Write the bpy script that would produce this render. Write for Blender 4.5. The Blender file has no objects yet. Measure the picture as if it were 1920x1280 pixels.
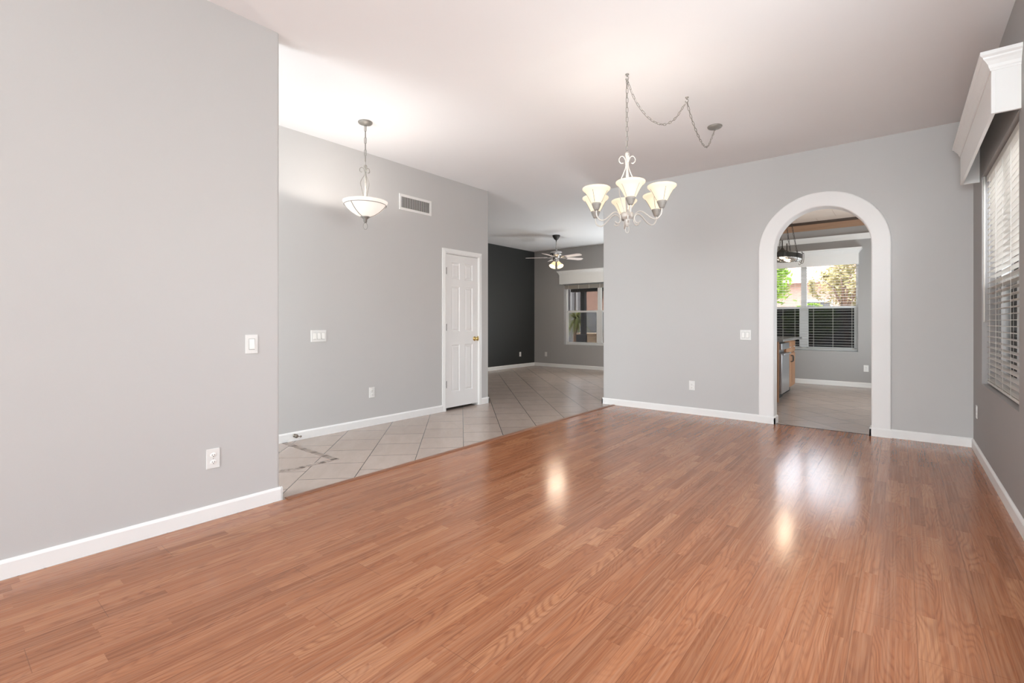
import bpy, bmesh, math, random
from mathutils import Vector, Matrix
random.seed(7)
PI = math.pi
S = bpy.context.scene
COL = S.collection

# ------------------------------------------------------------------ camera
FPX = 902.0
TH = math.atan2(730, 902)
CAM_H = 1.16
cd = bpy.data.cameras.new('camera'); cam = bpy.data.objects.new('camera', cd); COL.objects.link(cam)
cd.sensor_fit = 'HORIZONTAL'; cd.sensor_width = 36.0; cd.lens = 36.0 * FPX / 1920
cd.shift_x = 0.0; cd.shift_y = -(640 - 604) / 1920.0
cd.clip_start = 0.05; cd.clip_end = 300
cam.location = (0, 0, CAM_H); cam.rotation_euler = (PI / 2, 0, TH)
S.camera = cam
S.view_settings.view_transform = 'Standard'; S.view_settings.look = 'None'
S.view_settings.exposure = 1.02; S.view_settings.gamma = 1.0
S.view_settings.use_curve_mapping = False
S.cycles.use_denoising = True
S.cycles.max_bounces = 10; S.cycles.diffuse_bounces = 6; S.cycles.glossy_bounces = 4
S.cycles.transparent_max_bounces = 24
S.cycles.sample_clamp_indirect = 6.0

YB_ = 10.42; XL_ = -3.16
# ------------------------------------------------------------------ sky, sun, added daylight fill lamps
w = bpy.data.worlds.new('world'); S.world = w; w.use_nodes = True
nt = w.node_tree; nt.nodes.clear()
wo = nt.nodes.new('ShaderNodeOutputWorld'); bg = nt.nodes.new('ShaderNodeBackground'); sk = nt.nodes.new('ShaderNodeTexSky')
sk.sky_type = 'NISHITA'; sk.sun_disc = False; sk.sun_elevation = math.radians(50); sk.sun_rotation = math.radians(-80)
sk.air_density = 1.0; sk.dust_density = 2.5; sk.ozone_density = 1.0
bg.inputs['Strength'].default_value = 1.0
hs_ = nt.nodes.new('ShaderNodeHueSaturation'); hs_.inputs['Saturation'].default_value = .35; nt.links.new(sk.outputs[0], hs_.inputs['Color']); nt.links.new(hs_.outputs[0], bg.inputs['Color']); nt.links.new(bg.outputs[0], wo.inputs['Surface'])

def light(name, kind, loc, rot, energy, color=(1, 1, 1), size=None, size_y=None, radius=None):
    l = bpy.data.lights.new(name, kind); l.energy = energy; l.color = color
    if size:
        l.shape = 'RECTANGLE'; l.size = size; l.size_y = size_y or size
    if radius is not None:
        l.shadow_soft_size = radius
    o = bpy.data.objects.new(name, l); COL.objects.link(o); o.location = loc; o.rotation_euler = rot
    return o

sun = light('sun', 'SUN', (-20, 2, 20), (0, 0, 0), 6.0, (1, 0.95, 0.88))
sun.rotation_euler = Vector((0.78, -0.12, -0.62)).to_track_quat('-Z', 'Y').to_euler(); sun.data.angle = 0.01
# area lamps added out of view to fill the rooms
UP = math.radians(40)                     # upward tilt of the added lamps, to brighten the ceiling
DAY = (0.87, 0.955, 1.0)
light('fill_front', 'AREA', (-.52, -5.33, 1.55), (PI / 2 + UP, 0, math.radians(4)), 150, DAY, 1.85, 1.9)  # added lamp behind the camera, at a made-up front window
light('fill_entry', 'AREA', (-3.95, -.62, 1.6), (PI / 2 + math.radians(4), 0, 0), 38, DAY, .9, 1.9)  # added foyer lamp; its sidelight opening is made up
_l = light('fill_right', 'AREA', (0.50, 1.7, 1.5), (0, 0, 0), 26, DAY, 1.3, 1.7)  # added lamp at a made-up opening in the right wall
_l.rotation_euler = Vector((-.76, .55, .26)).to_track_quat('-Z', 'Y').to_euler()
_l = light('fill_left', 'AREA', (XL_ + .01, -2.2, 1.55), (0, 0, 0), 34, DAY, 1.6, 1.8)  # added lamp at the left wall, brightens valance and right wall
_l.rotation_euler = Vector((.62, .74, .22)).to_track_quat('-Z', 'Y').to_euler()
light('fill_side_yard', 'AREA', (1.45, 4.75, 3.05), (0, math.radians(48), 0), 45, DAY, 1.3, 1.9)  # added lamp outside, boosts the light through the blinds
light('fill_back_room', 'AREA', (-4.25, YB_ - .02, 1.1), (-PI / 2 - UP, 0, 0), 66, DAY, 1.2, 2.0)  # added back room lamp; no door is built here
light('fill_kitchen', 'AREA', (.88, 8.6, 1.1), (0, PI / 2 + UP, 0), 54, DAY, 2.0, 2.2)  # added lamp lighting the kitchen from its side wall, no door modelled

# ------------------------------------------------------------------ material helpers
class N:
    def __init__(s, name):
        s.m = bpy.data.materials.new(name); s.m.use_nodes = True
        s.t = s.m.node_tree; s.t.nodes.clear()
        s.out = s.t.nodes.new('ShaderNodeOutputMaterial')
    def n(s, typ, **k):
        x = s.t.nodes.new('ShaderNode' + typ)
        for a, b in k.items(): setattr(x, a, b)
        return x
    def put(s, sock, v):
        if isinstance(v, bpy.types.NodeSocket): s.t.links.new(v, sock)
        elif v is not None:
            try: sock.default_value = v
            except TypeError: sock.default_value = tuple(v) + (1,)
            except ValueError: sock.default_value = tuple(v) + (1,)
    def math(s, op, a, b=None, c=None):
        x = s.n('Math', operation=op); s.put(x.inputs[0], a)
        if b is not None: s.put(x.inputs[1], b)
        if c is not None: s.put(x.inputs[2], c)
        return x.outputs[0]
    def comb(s, x=0, y=0, z=0):
        c = s.n('CombineXYZ'); s.put(c.inputs[0], x); s.put(c.inputs[1], y); s.put(c.inputs[2], z); return c.outputs[0]
    def pos(s):
        g = s.n('NewGeometry'); x = s.n('SeparateXYZ'); s.t.links.new(g.outputs['Position'], x.inputs[0])
        return g.outputs['Position'], x.outputs[0], x.outputs[1], x.outputs[2]
    def noise(s, vec, scale=5, detail=2, rough=.5, dist=0):
        x = s.n('TexNoise'); s.put(x.inputs['Vector'], vec); s.put(x.inputs['Scale'], scale)
        s.put(x.inputs['Detail'], detail); s.put(x.inputs['Roughness'], rough); s.put(x.inputs['Distortion'], dist)
        return x.outputs['Fac']
    def mix(s, f, a, b, mode='MIX'):
        x = s.n('Mix', data_type='RGBA', blend_type=mode); s.put(x.inputs[0], f); s.put(x.inputs[6], a); s.put(x.inputs[7], b)
        return x.outputs[2]
    def ramp(s, f, *stops):
        x = s.n('ValToRGB'); s.put(x.inputs[0], f)
        e = x.color_ramp.elements
        while len(e) < len(stops): e.new(.5)
        for el, (p, c) in zip(e, stops):
            el.position = p; el.color = tuple(c) + (1,) if len(c) == 3 else c
        return x.outputs[0]
    def bump(s, h, strength=.2, dist=.002):
        x = s.n('Bump'); s.put(x.inputs['Height'], h); x.inputs['Strength'].default_value = strength; x.inputs['Distance'].default_value = dist
        return x.outputs[0]
    def bsdf(s, color, rough=.5, metal=0, normal=None, spec=.5, **k):
        p = s.n('BsdfPrincipled'); s.put(p.inputs['Base Color'], color); s.put(p.inputs['Roughness'], rough); s.put(p.inputs['Metallic'], metal)
        s.put(p.inputs['Specular IOR Level'], spec)
        if normal is not None: s.put(p.inputs['Normal'], normal)
        for a, b in k.items(): s.put(p.inputs[a.replace('_', ' ')], b)
        return p.outputs[0]
    def end(s, sh): s.t.links.new(sh, s.out.inputs['Surface']); return s.m

def paint(name, col, rough=.6, bump=.15, scale=220, var=.03):
    a = N(name); p, x, y, z = a.pos()
    v = a.noise(p, 1.3, 2)
    c2 = tuple(min(1, c * (1 - var)) for c in col)
    base = a.mix(v, c2, col)
    h = a.noise(p, scale, 2)
    return a.end(a.bsdf(base, rough, normal=a.bump(h, bump, .0015), spec=.3))

def plain(name, col, rough=.5, metal=0, var=.06, scale=30, spec=.5, bump=0):
    a = N(name); p, x, y, z = a.pos()
    v = a.noise(p, scale, 3)
    base = a.mix(v, tuple(c * (1 - var) for c in col), tuple(min(1, c * (1 + var * .5)) for c in col))
    return a.end(a.bsdf(base, rough, metal, normal=a.bump(v, bump) if bump else None, spec=spec))

def wood_floor():
    a = N('oak_laminate'); p, x, y, z = a.pos()
    W, L = 0.0633, 0.55
    sx = a.math('DIVIDE', a.math('ADD', x, 10.02), W); si = a.math('FLOOR', sx); fx = a.math('FRACT', sx)
    wn = a.n('TexWhiteNoise', noise_dimensions='1D'); a.put(wn.inputs['W'], si)
    sy = a.math('ADD', a.math('DIVIDE', y, L), a.math('MULTIPLY', wn.outputs['Value'], 9.0))
    sj = a.math('FLOOR', sy); fy = a.math('FRACT', sy)
    w2 = a.n('TexWhiteNoise', noise_dimensions='2D'); a.put(w2.inputs['Vector'], a.comb(si, sj, 0))
    idv = w2.outputs['Value']
    off = a.math('MULTIPLY', idv, 37.0)
    # growth-ring contour lines of a long smooth field
    gx = a.math('MULTIPLY', x, 9.0); gy = a.math('MULTIPLY', y, 1.35)
    fld = a.noise(a.comb(gx, gy, off), 1.0, 1.0, .4, .25)
    ring = a.math('SINE', a.math('MULTIPLY', fld, 135.0))
    ring = a.math('POWER', a.math('MULTIPLY', a.math('ADD', ring, 1.0), .5), 2.2)
    ringmask = a.noise(a.comb(a.math('MULTIPLY', x, 5.), a.math('MULTIPLY', y, 1.2), a.math('ADD', off, 5.)), 1.0, 1.0)
    ring = a.math('MULTIPLY', ring, a.ramp(ringmask, (.3, (.25, .25, .25)), (.65, (1, 1, 1))))
    fine = a.noise(a.comb(a.math('MULTIPLY', x, 260.), a.math('MULTIPLY', y, 5.0), off), 1.0, 3.0, .6)
    med = a.noise(a.comb(a.math('MULTIPLY', x, 85.), a.math('MULTIPLY', y, 1.6), off), 1.0, 3.0, .6)
    base = a.ramp(idv, (0., (.295, .106, .043)), (.35, (.36, .132, .055)), (.75, (.42, .162, .071)), (1., (.495, .218, .102)))
    base = a.mix(a.math('MULTIPLY', ring, .62), base, (.20, .066, .027))
    base = a.mix(a.math('MULTIPLY', a.ramp(fine, (.35, (1, 1, 1)), (.6, (0, 0, 0))), .52), base, (.22, .078, .034))
    base = a.mix(a.math('MULTIPLY', a.ramp(med, (.42, (0, 0, 0)), (.7, (1, 1, 1))), .45), base, (.52, .26, .145))
    # seams: strip edges faint, plank edges (every third strip) darker
    e = a.math('MINIMUM', fx, a.math('SUBTRACT', 1.0, fx))
    seam = a.math('LESS_THAN', e, .012)
    pid = a.math('FLOOR', a.math('DIVIDE', si, 3.0))
    pf = a.math('FRACT', a.math('DIVIDE', sx, 3.0))
    pe = a.math('MINIMUM', pf, a.math('SUBTRACT', 1.0, pf)); pseam = a.math('LESS_THAN', pe, .007)
    wp = a.n('TexWhiteNoise', noise_dimensions='1D'); a.put(wp.inputs['W'], a.math('ADD', pid, .37))
    py_ = a.math('ADD', a.math('DIVIDE', y, 1.21), a.math('MULTIPLY', wp.outputs['Value'], 5.0)); pyf = a.math('FRACT', py_)
    pend = a.math('LESS_THAN', pyf, .0022)
    ps = a.math('MAXIMUM', pseam, pend)
    base = a.mix(a.math('MULTIPLY', seam, .18), base, (.16, .06, .03))
    base = a.mix(a.math('MULTIPLY', ps, .42), base, (.13, .05, .024))
    wq = a.n('TexWhiteNoise', noise_dimensions='2D'); a.put(wq.inputs['Vector'], a.comb(pid, a.math('FLOOR', py_), 3.0))
    # planks sit at slightly different levels, a gentle crown on each
    h = a.math('ADD', a.math('MULTIPLY', ps, -.10), a.math('MULTIPLY', fine, .06))
    h = a.math('ADD', h, a.math('MULTIPLY', a.math('MULTIPLY', a.math('SUBTRACT', wq.outputs['Value'], .5), pf), .32))
    h = a.math('ADD', h, a.math('MULTIPLY', a.noise(p, 1.6, 1), .6))
    rough = a.math('ADD', .145, a.math('MULTIPLY', fine, .06))
    return a.end(a.bsdf(base, rough, normal=a.bump(h, .5, .0011), spec=.5))

def tile_floor():
    a = N('stone_tile'); p, x, y, z = a.pos()
    r2 = 1 / math.sqrt(2)
    q = a.math('MULTIPLY', a.math('ADD', x, y), r2); r = a.math('MULTIPLY', a.math('SUBTRACT', y, x), r2)
    v = a.comb(a.math('ADD', r, -4.89 + 40 * .4), a.math('ADD', q, .795 + 40 * .4075), 0)
    b = a.n('TexBrick', offset=.5, squash=1.0); a.put(b.inputs['Vector'], v)
    a.put(b.inputs['Scale'], 1.0); a.put(b.inputs['Brick Width'], .4); a.put(b.inputs['Row Height'], .4075)
    a.put(b.inputs['Mortar Size'], .0032); a.put(b.inputs['Mortar Smooth'], .1); a.put(b.inputs['Bias'], 0.0)
    a.put(b.inputs['Color1'], (.45, .362, .312)); a.put(b.inputs['Color2'], (.40, .32, .275)); a.put(b.inputs['Mortar'], (.085, .062, .05))
    n1 = a.noise(a.comb(a.math('MULTIPLY', r, 1.0), a.math('MULTIPLY', q, 3.0), 0), 3.0, 5, .65, .6)
    col = a.mix(a.math('MULTIPLY', a.ramp(n1, (.35, (0, 0, 0)), (.7, (1, 1, 1))), .45), b.outputs['Color'], (.33, .26, .22))
    n2 = a.noise(p, 60, 4, .7)
    col = a.mix(a.math('MULTIPLY', n2, .25), col, (.50, .41, .36))
    col = a.mix(b.outputs['Fac'], col, (.085, .062, .05))
    h = a.math('ADD', a.math('MULTIPLY', b.outputs['Fac'], -1.0), a.math('MULTIPLY', n1, .35))
    return a.end(a.bsdf(col, a.math('ADD', .17, a.math('MULTIPLY', n2, .14)), normal=a.bump(h, .35, .0015), spec=.5))

def glass_pane():
    a = N('window_glass')
    t = a.n('BsdfTransparent'); g = a.n('BsdfGlossy'); g.inputs['Roughness'].default_value = .02
    f = a.n('Fresnel'); f.inputs['IOR'].default_value = 1.16
    m = a.n('MixShader'); a.t.links.new(f.outputs[0], m.inputs[0]); a.t.links.new(t.outputs[0], m.inputs[1]); a.t.links.new(g.outputs[0], m.inputs[2])
    return a.end(m.outputs[0])

def screen_mesh(name, through, col):
    a = N(name); p, x, y, z = a.pos()
    t = a.n('BsdfTransparent'); d = a.n('BsdfDiffuse'); a.put(d.inputs['Color'], col)
    v = a.noise(p, 400, 1); f = a.math('ADD', 1 - through - .04, a.math('MULTIPLY', v, .08))
    m = a.n('MixShader'); a.put(m.inputs[0], f); a.t.links.new(t.outputs[0], m.inputs[1]); a.t.links.new(d.outputs[0], m.inputs[2])
    return a.end(m.outputs[0])

def lamp_glass(name, col, emit, estr, thru=None):
    a = N(name); p, x, y, z = a.pos()
    v = a.noise(p, 14, 3)
    c = a.mix(v, col, tuple(min(1, k * 1.05) for k in col))
    d = a.n('BsdfDiffuse'); t = a.n('BsdfTranslucent'); a.put(d.inputs['Color'], c); a.put(t.inputs['Color'], thru or c)
    m = a.n('MixShader'); m.inputs[0].default_value = .5; a.t.links.new(d.outputs[0], m.inputs[1]); a.t.links.new(t.outputs[0], m.inputs[2])
    e = a.n('Emission'); a.put(e.inputs['Color'], emit); e.inputs['Strength'].default_value = estr
    s = a.n('AddShader'); a.t.links.new(m.outputs[0], s.inputs[0]); a.t.links.new(e.outputs[0], s.inputs[1])
    return a.end(s.outputs[0])

def slat_mat(name, col):
    a = N(name); p, x, y, z = a.pos()
    v = a.noise(p, 6, 2); c = a.mix(v, col, tuple(k * .96 for k in col))
    b = a.bsdf(c, .4); t = a.n('BsdfTranslucent'); a.put(t.inputs['Color'], c)
    m = a.n('MixShader'); m.inputs[0].default_value = .25; a.t.links.new(b, m.inputs[1]); a.t.links.new(t.outputs[0], m.inputs[2])
    return a.end(m.outputs[0])

def block_wall(name, c1, c2, mort, bw, bh, ms=.01, axis='x'):
    a = N(name); p, x, y, z = a.pos()
    b = a.n('TexBrick'); a.put(b.inputs['Vector'], a.comb(x if axis == 'x' else y, z, 0)); a.put(b.inputs['Scale'], 1.0)
    a.put(b.inputs['Brick Width'], bw); a.put(b.inputs['Row Height'], bh); a.put(b.inputs['Mortar Size'], ms)
    a.put(b.inputs['Color1'], c1); a.put(b.inputs['Color2'], c2); a.put(b.inputs['Mortar'], mort)
    n = a.noise(p, 9, 4); col = a.mix(a.math('MULTIPLY', n, .4), b.outputs['Color'], tuple(k * .7 for k in c1))
    return a.end(a.bsdf(col, .9, normal=a.bump(n, .4, .01)))

def grain_wood(name, c1, c2, axis='z'):
    a = N(name); p, x, y, z = a.pos()
    k = {'x': (2, 30, 30), 'y': (30, 2, 30), 'z': (30, 30, 2)}[axis]
    v = a.noise(a.comb(a.math('MULTIPLY', x, k[0]), a.math('MULTIPLY', y, k[1]), a.math('MULTIPLY', z, k[2])), 1, 4, .6, .4)
    return a.end(a.bsdf(a.mix(v, c1, c2), .4))

def foliage(name, c1, c2, c3):
    a = N(name); p, x, y, z = a.pos()
    v = a.noise(p, 5, 2); oi = a.n('NewGeometry')
    c = a.mix(v, c1, c2); c = a.mix(a.math('MULTIPLY', oi.outputs['Random Per Island'], .6), c, c3)
    d = a.n('BsdfDiffuse'); t = a.n('BsdfTranslucent'); a.put(d.inputs['Color'], c); a.put(t.inputs['Color'], c)
    m = a.n('MixShader'); m.inputs[0].default_value = .35; a.t.links.new(d.outputs[0], m.inputs[1]); a.t.links.new(t.outputs[0], m.inputs[2])
    return a.end(m.outputs[0])

def kitchen_ceiling():
    a = N('travertine_ceiling'); p, x, y, z = a.pos()
    n1 = a.noise(a.comb(a.math('MULTIPLY', x, 3.), a.math('MULTIPLY', y, 9.), 0), 1, 5, .65, .5)
    n2 = a.noise(p, 40, 4, .7)
    c = a.mix(n1, (.74, .58, .48), (.88, .76, .67)); c = a.mix(a.math('MULTIPLY', n2, .4), c, (.86, .78, .7))
    b = a.n('TexBrick'); a.put(b.inputs['Vector'], p); a.put(b.inputs['Scale'], 1.); a.put(b.inputs['Brick Width'], .6); a.put(b.inputs['Row Height'], .6); a.put(b.inputs['Mortar Size'], .006)
    c = a.mix(a.math('MULTIPLY', b.outputs['Fac'], .5), c, (.5, .36, .28))
    return a.end(a.bsdf(c, .5))

M = {}
M['wall'] = paint('wall_paint_grey', (.558, .546, .532))
M['wall_deep'] = paint('wall_grey_darker', (.41, .398, .388))  # darker version of the wall grey for back room and kitchen
M['wall_shaded'] = paint('wall_paint_shaded', (.365, .35, .34))  # wall grey darkened: the back-lit wall's shade is put into the colour
M['accent'] = paint('wall_paint_charcoal', (.042, .043, .042), .45)
M['ceil'] = paint('ceiling_paint', (.85, .83, .825), .8, .1, 120)
M['white'] = paint('trim_white', (.86, .85, .83), .35, .02, 60, .02)
M['arch'] = paint('plaster_white', (.86, .845, .83), .55, .12, 200, .02)
M['plate'] = plain('plate_white', (.80, .79, .765), .3, 0, .02)
M['switch'] = plain('switch_ivory', (.90, .885, .85), .25, 0, .02)
M['gap'] = plain('switch_gap', (.40, .39, .375), .6)
M['slot'] = plain('slot_dark', (.05, .05, .05), .5)
M['oak'] = wood_floor(); M['tile'] = tile_floor()
M['mosaic_dark'] = plain('mosaic_brown', (.10, .066, .050), .3, 0, .3)
M['mosaic_tan'] = plain('mosaic_tan', (.38, .30, .255), .3, 0, .25)
M['mosaic_mid'] = plain('mosaic_taupe', (.28, .22, .185), .3, 0, .25)
M['tmold'] = grain_wood('transition_oak', (.20, .078, .038), (.29, .12, .06), 'y')
M['glass'] = glass_pane()
M['screen'] = screen_mesh('solar_screen', .16, (.030, .031, .033))
M['screen_light'] = screen_mesh('solar_screen_side', .42, (.30, .29, .28))
M['screen_patio'] = screen_mesh('solar_screen_patio', .48, (.045, .045, .045))
M['vinyl'] = plain('window_vinyl', (.78, .78, .77), .4, 0, .02)
M['slat'] = slat_mat('blind_slat', (.84, .81, .76)); M['slat_grey'] = slat_mat('blind_slat_nook', (.72, .72, .70))
M['taupe'] = plain('raised_blind', (.50, .46, .41), .6)
M['cord'] = plain('blind_cord', (.85, .83, .78), .7)
M['pewter'] = plain('pewter_paint', (.29, .272, .245), .45, .35, .15, 120)
M['nickel'] = plain('antique_white_metal', (.62, .585, .54), .4, .25, .1, 120)
M['cup_metal'] = plain('cup_metal', (.33, .308, .28), .5, .2, .1, 120)
M['chrome'] = plain('brushed_nickel', (.62, .60, .58), .22, 1, .05)
M['darkmetal'] = plain('dark_bronze', (.06, .055, .05), .4, .6, .1)
M['brass'] = plain('brass', (.62, .45, .18), .2, 1, .05)
M['hinge'] = plain('hinge_bronze', (.07, .055, .045), .5, .3)
M['stop'] = plain('door_stop_bronze', (.24, .20, .165), .35, .8, .1)
M['shade'] = lamp_glass('alabaster_glass', (.86, .76, .62), (1., .84, .64), .34, (.19, .145, .10))
M['bowl'] = lamp_glass('frosted_bowl_glass', (.88, .83, .79), (1., .88, .79), .34, (.055, .045, .038))
M['fanshade'] = lamp_glass('amber_glass', (.85, .70, .5), (1., .74, .42), .5, (.10, .065, .032))
M['bulb'] = lamp_glass('bulb_glow', (.9, .85, .75), (1., .80, .52), 6.0)
M['blade'] = plain('fan_blade', (.74, .66, .63), .35, 0, .05)
M['stainless'] = plain('stainless_steel', (.40, .40, .41), .28, .85, .06, 8)
M['stainless_dark'] = plain('stainless_side', (.22, .215, .215), .35, .7, .06, 8)
M['honey'] = grain_wood('honey_maple', (.27, .125, .055), (.38, .19, .09))
M['granite'] = plain('granite_top', (.30, .285, .27), .12, 0, .6, 160)
M['black'] = plain('black_gap', (.012, .012, .012), .8)
M['crown'] = grain_wood('stained_crown', (.30, .17, .105), (.44, .27, .17), 'x')
M['crown_shadow'] = grain_wood('crown_shadow_gap', (.055, .035, .025), (.09, .058, .04), 'x')  # shadow gap below the kitchen ceiling, painted as a dark strip
M['kceil'] = kitchen_ceiling()
M['post'] = plain('patio_post_black', (.012, .012, .013), .6)
M['block'] = block_wall('grey_block', (.20, .205, .21), (.165, .17, .175), (.12, .12, .12), .4, .2)
M['sideblock'] = block_wall('side_block', (.42, .37, .33), (.36, .32, .29), (.26, .23, .21), .4, .2, .01, 'y')
M['stone'] = block_wall('ledge_stone', (.50, .38, .26), (.34, .25, .17), (.18, .13, .09), .16, .07, .008)
M['brickhouse'] = block_wall('house_brick', (.40, .23, .165), (.33, .18, .13), (.36, .27, .22), .22, .075, .008)
M['stucco'] = plain('tan_stucco', (.38, .265, .215), .9, 0, .12, 4)
M['rooftile'] = block_wall('clay_roof', (.36, .19, .15), (.30, .155, .12), (.2, .10, .08), .3, .35, .02)
M['gravel'] = plain('desert_gravel', (.40, .32, .26), .95, 0, .4, 25, bump=.6)
M['hill'] = plain('desert_hill', (.28, .205, .17), 1, 0, .5, .3)
M['leaf_lime'] = foliage('leaf_lime', (.20, .36, .05), (.36, .50, .10), (.12, .22, .04))
M['leaf_olive'] = foliage('leaf_olive', (.17, .17, .07), (.30, .27, .13), (.40, .32, .20))
M['leaf_palm'] = foliage('leaf_palm', (.12, .17, .05), (.22, .25, .09), (.22, .18, .10))
M['bark'] = plain('bark', (.16, .11, .08), .9, 0, .3, 20)
M['paleblock'] = plain('pale_stucco', (.62, .62, .60), .9, 0, .1, 4)
M['stovewhite'] = plain('vent_white', (.80, .785, .765), .4, 0, .02)

# ------------------------------------------------------------------ mesh builder
ORG = {}
class MB:
    def __init__(s): s.bm = bmesh.new(); s.mi = 0
    def _mark(s, faces):
        for f in faces: f.material_index = s.mi
    def box(s, x0, x1, y0, y1, z0, z1, bev=0, seg=2, T=None):
        b = bmesh.new()
        vs = [b.verts.new((x, y, z)) for x in (min(x0, x1), max(x0, x1)) for y in (min(y0, y1), max(y0, y1)) for z in (min(z0, z1), max(z0, z1))]
        for q in ((0, 1, 3, 2), (4, 6, 7, 5), (0, 4, 5, 1), (2, 3, 7, 6), (0, 2, 6, 4), (1, 5, 7, 3)): b.faces.new([vs[i] for i in q])
        if bev: bmesh.ops.bevel(b, geom=b.edges[:], offset=bev, segments=seg, affect='EDGES', profile=.5)
        s.add(b, T); return s
    def add(s, b, T=None):
        mp = {}
        for v in b.verts: mp[v] = s.bm.verts.new(T(v.co) if T else v.co)
        for f in b.faces:
            try:
                g = s.bm.faces.new([mp[v] for v in f.verts]); g.material_index = s.mi; g.smooth = f.smooth
            except ValueError: pass
        b.free()
    def tube(s, pts, r, seg=8, closed=False, caps=True):
        pts = [Vector(p) for p in pts]; n = len(pts)
        rad = r if isinstance(r, (list, tuple)) else [r] * n
        rings = []; up = None
        for i, p in enumerate(pts):
            a = pts[(i - 1) % n] if (i or closed) else p; c = pts[(i + 1) % n] if (i < n - 1 or closed) else p
            t = (c - a)
            if t.length < 1e-9: t = Vector((0, 0, 1))
            t.normalize()
            if up is None:
                up = Vector((0, 0, 1)) if abs(t.z) < .9 else Vector((1, 0, 0))
            u = up - t * up.dot(t)
            if u.length < 1e-6: u = t.orthogonal()
            u.normalize(); up = u; v = t.cross(u)
            rings.append([s.bm.verts.new(p + (u * math.cos(2 * PI * k / seg) + v * math.sin(2 * PI * k / seg)) * rad[i]) for k in range(seg)])
        m = n if closed else n - 1
        for i in range(m):
            A, B = rings[i], rings[(i + 1) % n]
            for k in range(seg):
                f = s.bm.faces.new((A[k], A[(k + 1) % seg], B[(k + 1) % seg], B[k])); f.smooth = True; f.material_index = s.mi
        if not closed and caps:
            for R in (rings[0][::-1], rings[-1]):
                f = s.bm.faces.new(R); f.material_index = s.mi
        return s
    def lathe(s, prof, c=(0, 0, 0), seg=24, T=None, a0=0):
        """prof: list of (r, z)"""
        rings = []; cx, cy, cz = c
        for r, z in prof:
            if r < 1e-6:
                q = Vector((cx, cy, cz + z)); rings.append([s.bm.verts.new(T(q) if T else q)])
            else:
                R = []
                for k in range(seg):
                    q = Vector((cx + r * math.cos(2 * PI * k / seg + a0), cy + r * math.sin(2 * PI * k / seg + a0), cz + z))
                    R.append(s.bm.verts.new(T(q) if T else q))
                rings.append(R)
        for A, B in zip(rings, rings[1:]):
            for k in range(seg):
                if len(A) == 1 and len(B) == 1: continue
                if len(A) == 1: vs = (A[0], B[(k + 1) % seg], B[k])
                elif len(B) == 1: vs = (A[k], A[(k + 1) % seg], B[0])
                else: vs = (A[k], A[(k + 1) % seg], B[(k + 1) % seg], B[k])
                f = s.bm.faces.new(vs); f.smooth = True; f.material_index = s.mi
        return s
    def prism(s, poly, f0, f1):
        """poly 2D list; f0,f1 map (a,b)->3D for the two ends"""
        A = [s.bm.verts.new(f0(*p)) for p in poly]; B = [s.bm.verts.new(f1(*p)) for p in poly]
        n = len(poly)
        fs = [s.bm.faces.new(A), s.bm.faces.new(B[::-1])]
        for i in range(n): fs.append(s.bm.faces.new((A[i], B[i], B[(i + 1) % n], A[(i + 1) % n])))
        s._mark(fs); return s
    def quad(s, *pts):
        f = s.bm.faces.new([s.bm.verts.new(p) for p in pts]); f.material_index = s.mi; return s
    def sphere(s, c, r, seg=14, sc=(1, 1, 1)):
        prof = [(math.sin(PI * i / (seg // 2)) * r * 1.0, -math.cos(PI * i / (seg // 2)) * r) for i in range(seg // 2 + 1)]
        return s.lathe([(a if 0 < i < len(prof) - 1 else 0, b) for i, (a, b) in enumerate(prof)], c, seg,
                       T=lambda q: Vector((c[0] + (q.x - c[0]) * sc[0], c[1] + (q.y - c[1]) * sc[1], c[2] + (q.z - c[2]) * sc[2])))
    def build(s, name, mat, parent=None, org=None):
        bmesh.ops.recalc_face_normals(s.bm, faces=s.bm.faces[:])
        me = bpy.data.meshes.new(name)
        co = [v.co for v in s.bm.verts]
        if parent is None:
            if org is None:
                xs = [c.x for c in co]; ys = [c.y for c in co]; zs = [c.z for c in co]
                org = Vector(((min(xs) + max(xs)) / 2, (min(ys) + max(ys)) / 2, min(zs)))
        else: org = ORG[parent.name]
        org = Vector(org)
        for v in s.bm.verts: v.co -= org
        s.bm.to_mesh(me); s.bm.free()
        for m in (mat if isinstance(mat, (list, tuple)) else [mat]): me.materials.append(M[m])
        o = bpy.data.objects.new(name, me); COL.objects.link(o)
        if parent is None: o.location = org
        else: o.parent = parent
        ORG[o.name] = org
        return o

def frame(o, a, n):
    """local frame on a wall: s along a, d out along n, z up"""
    o, a, n = Vector(o), Vector(a), Vector(n)
    return lambda q: o + a * q[0] + n * q[1] + Vector((0, 0, q[2]))

def thing(name, label, cat, loc, group=None):
    o = bpy.data.objects.new(name, None); COL.objects.link(o); o.location = loc; o.empty_display_size = .1
    ORG[o.name] = Vector(loc); return tag(o, label, cat, group)
def tag(o, label, cat, group=None, kind=None):
    o['label'] = label; o['category'] = cat
    if group: o['group'] = group
    if kind: o['kind'] = kind
    return o
def struct(o, label=None, cat=None):
    o['kind'] = 'structure'
    if label: o['label'] = label
    if cat: o['category'] = cat
    return o
def sroot(name, loc, label, cat):
    o = bpy.data.objects.new(name, None); COL.objects.link(o); o.location = loc; o.empty_display_size = .1
    ORG[o.name] = Vector(loc); return struct(o, label, cat)

# ------------------------------------------------------------------ shell dimensions
H = 3.045
XL, XF, XR, XA = -3.16, -4.63, 0.52, -7.66       # left wall, foyer wall, right wall, charcoal wall
YL, YF, YE, YB, YN, Y0 = 1.49, 6.16, 5.17, 10.42, 10.60, -5.2
XE = -3.31                                        # free end of far wall
T = .13

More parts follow.
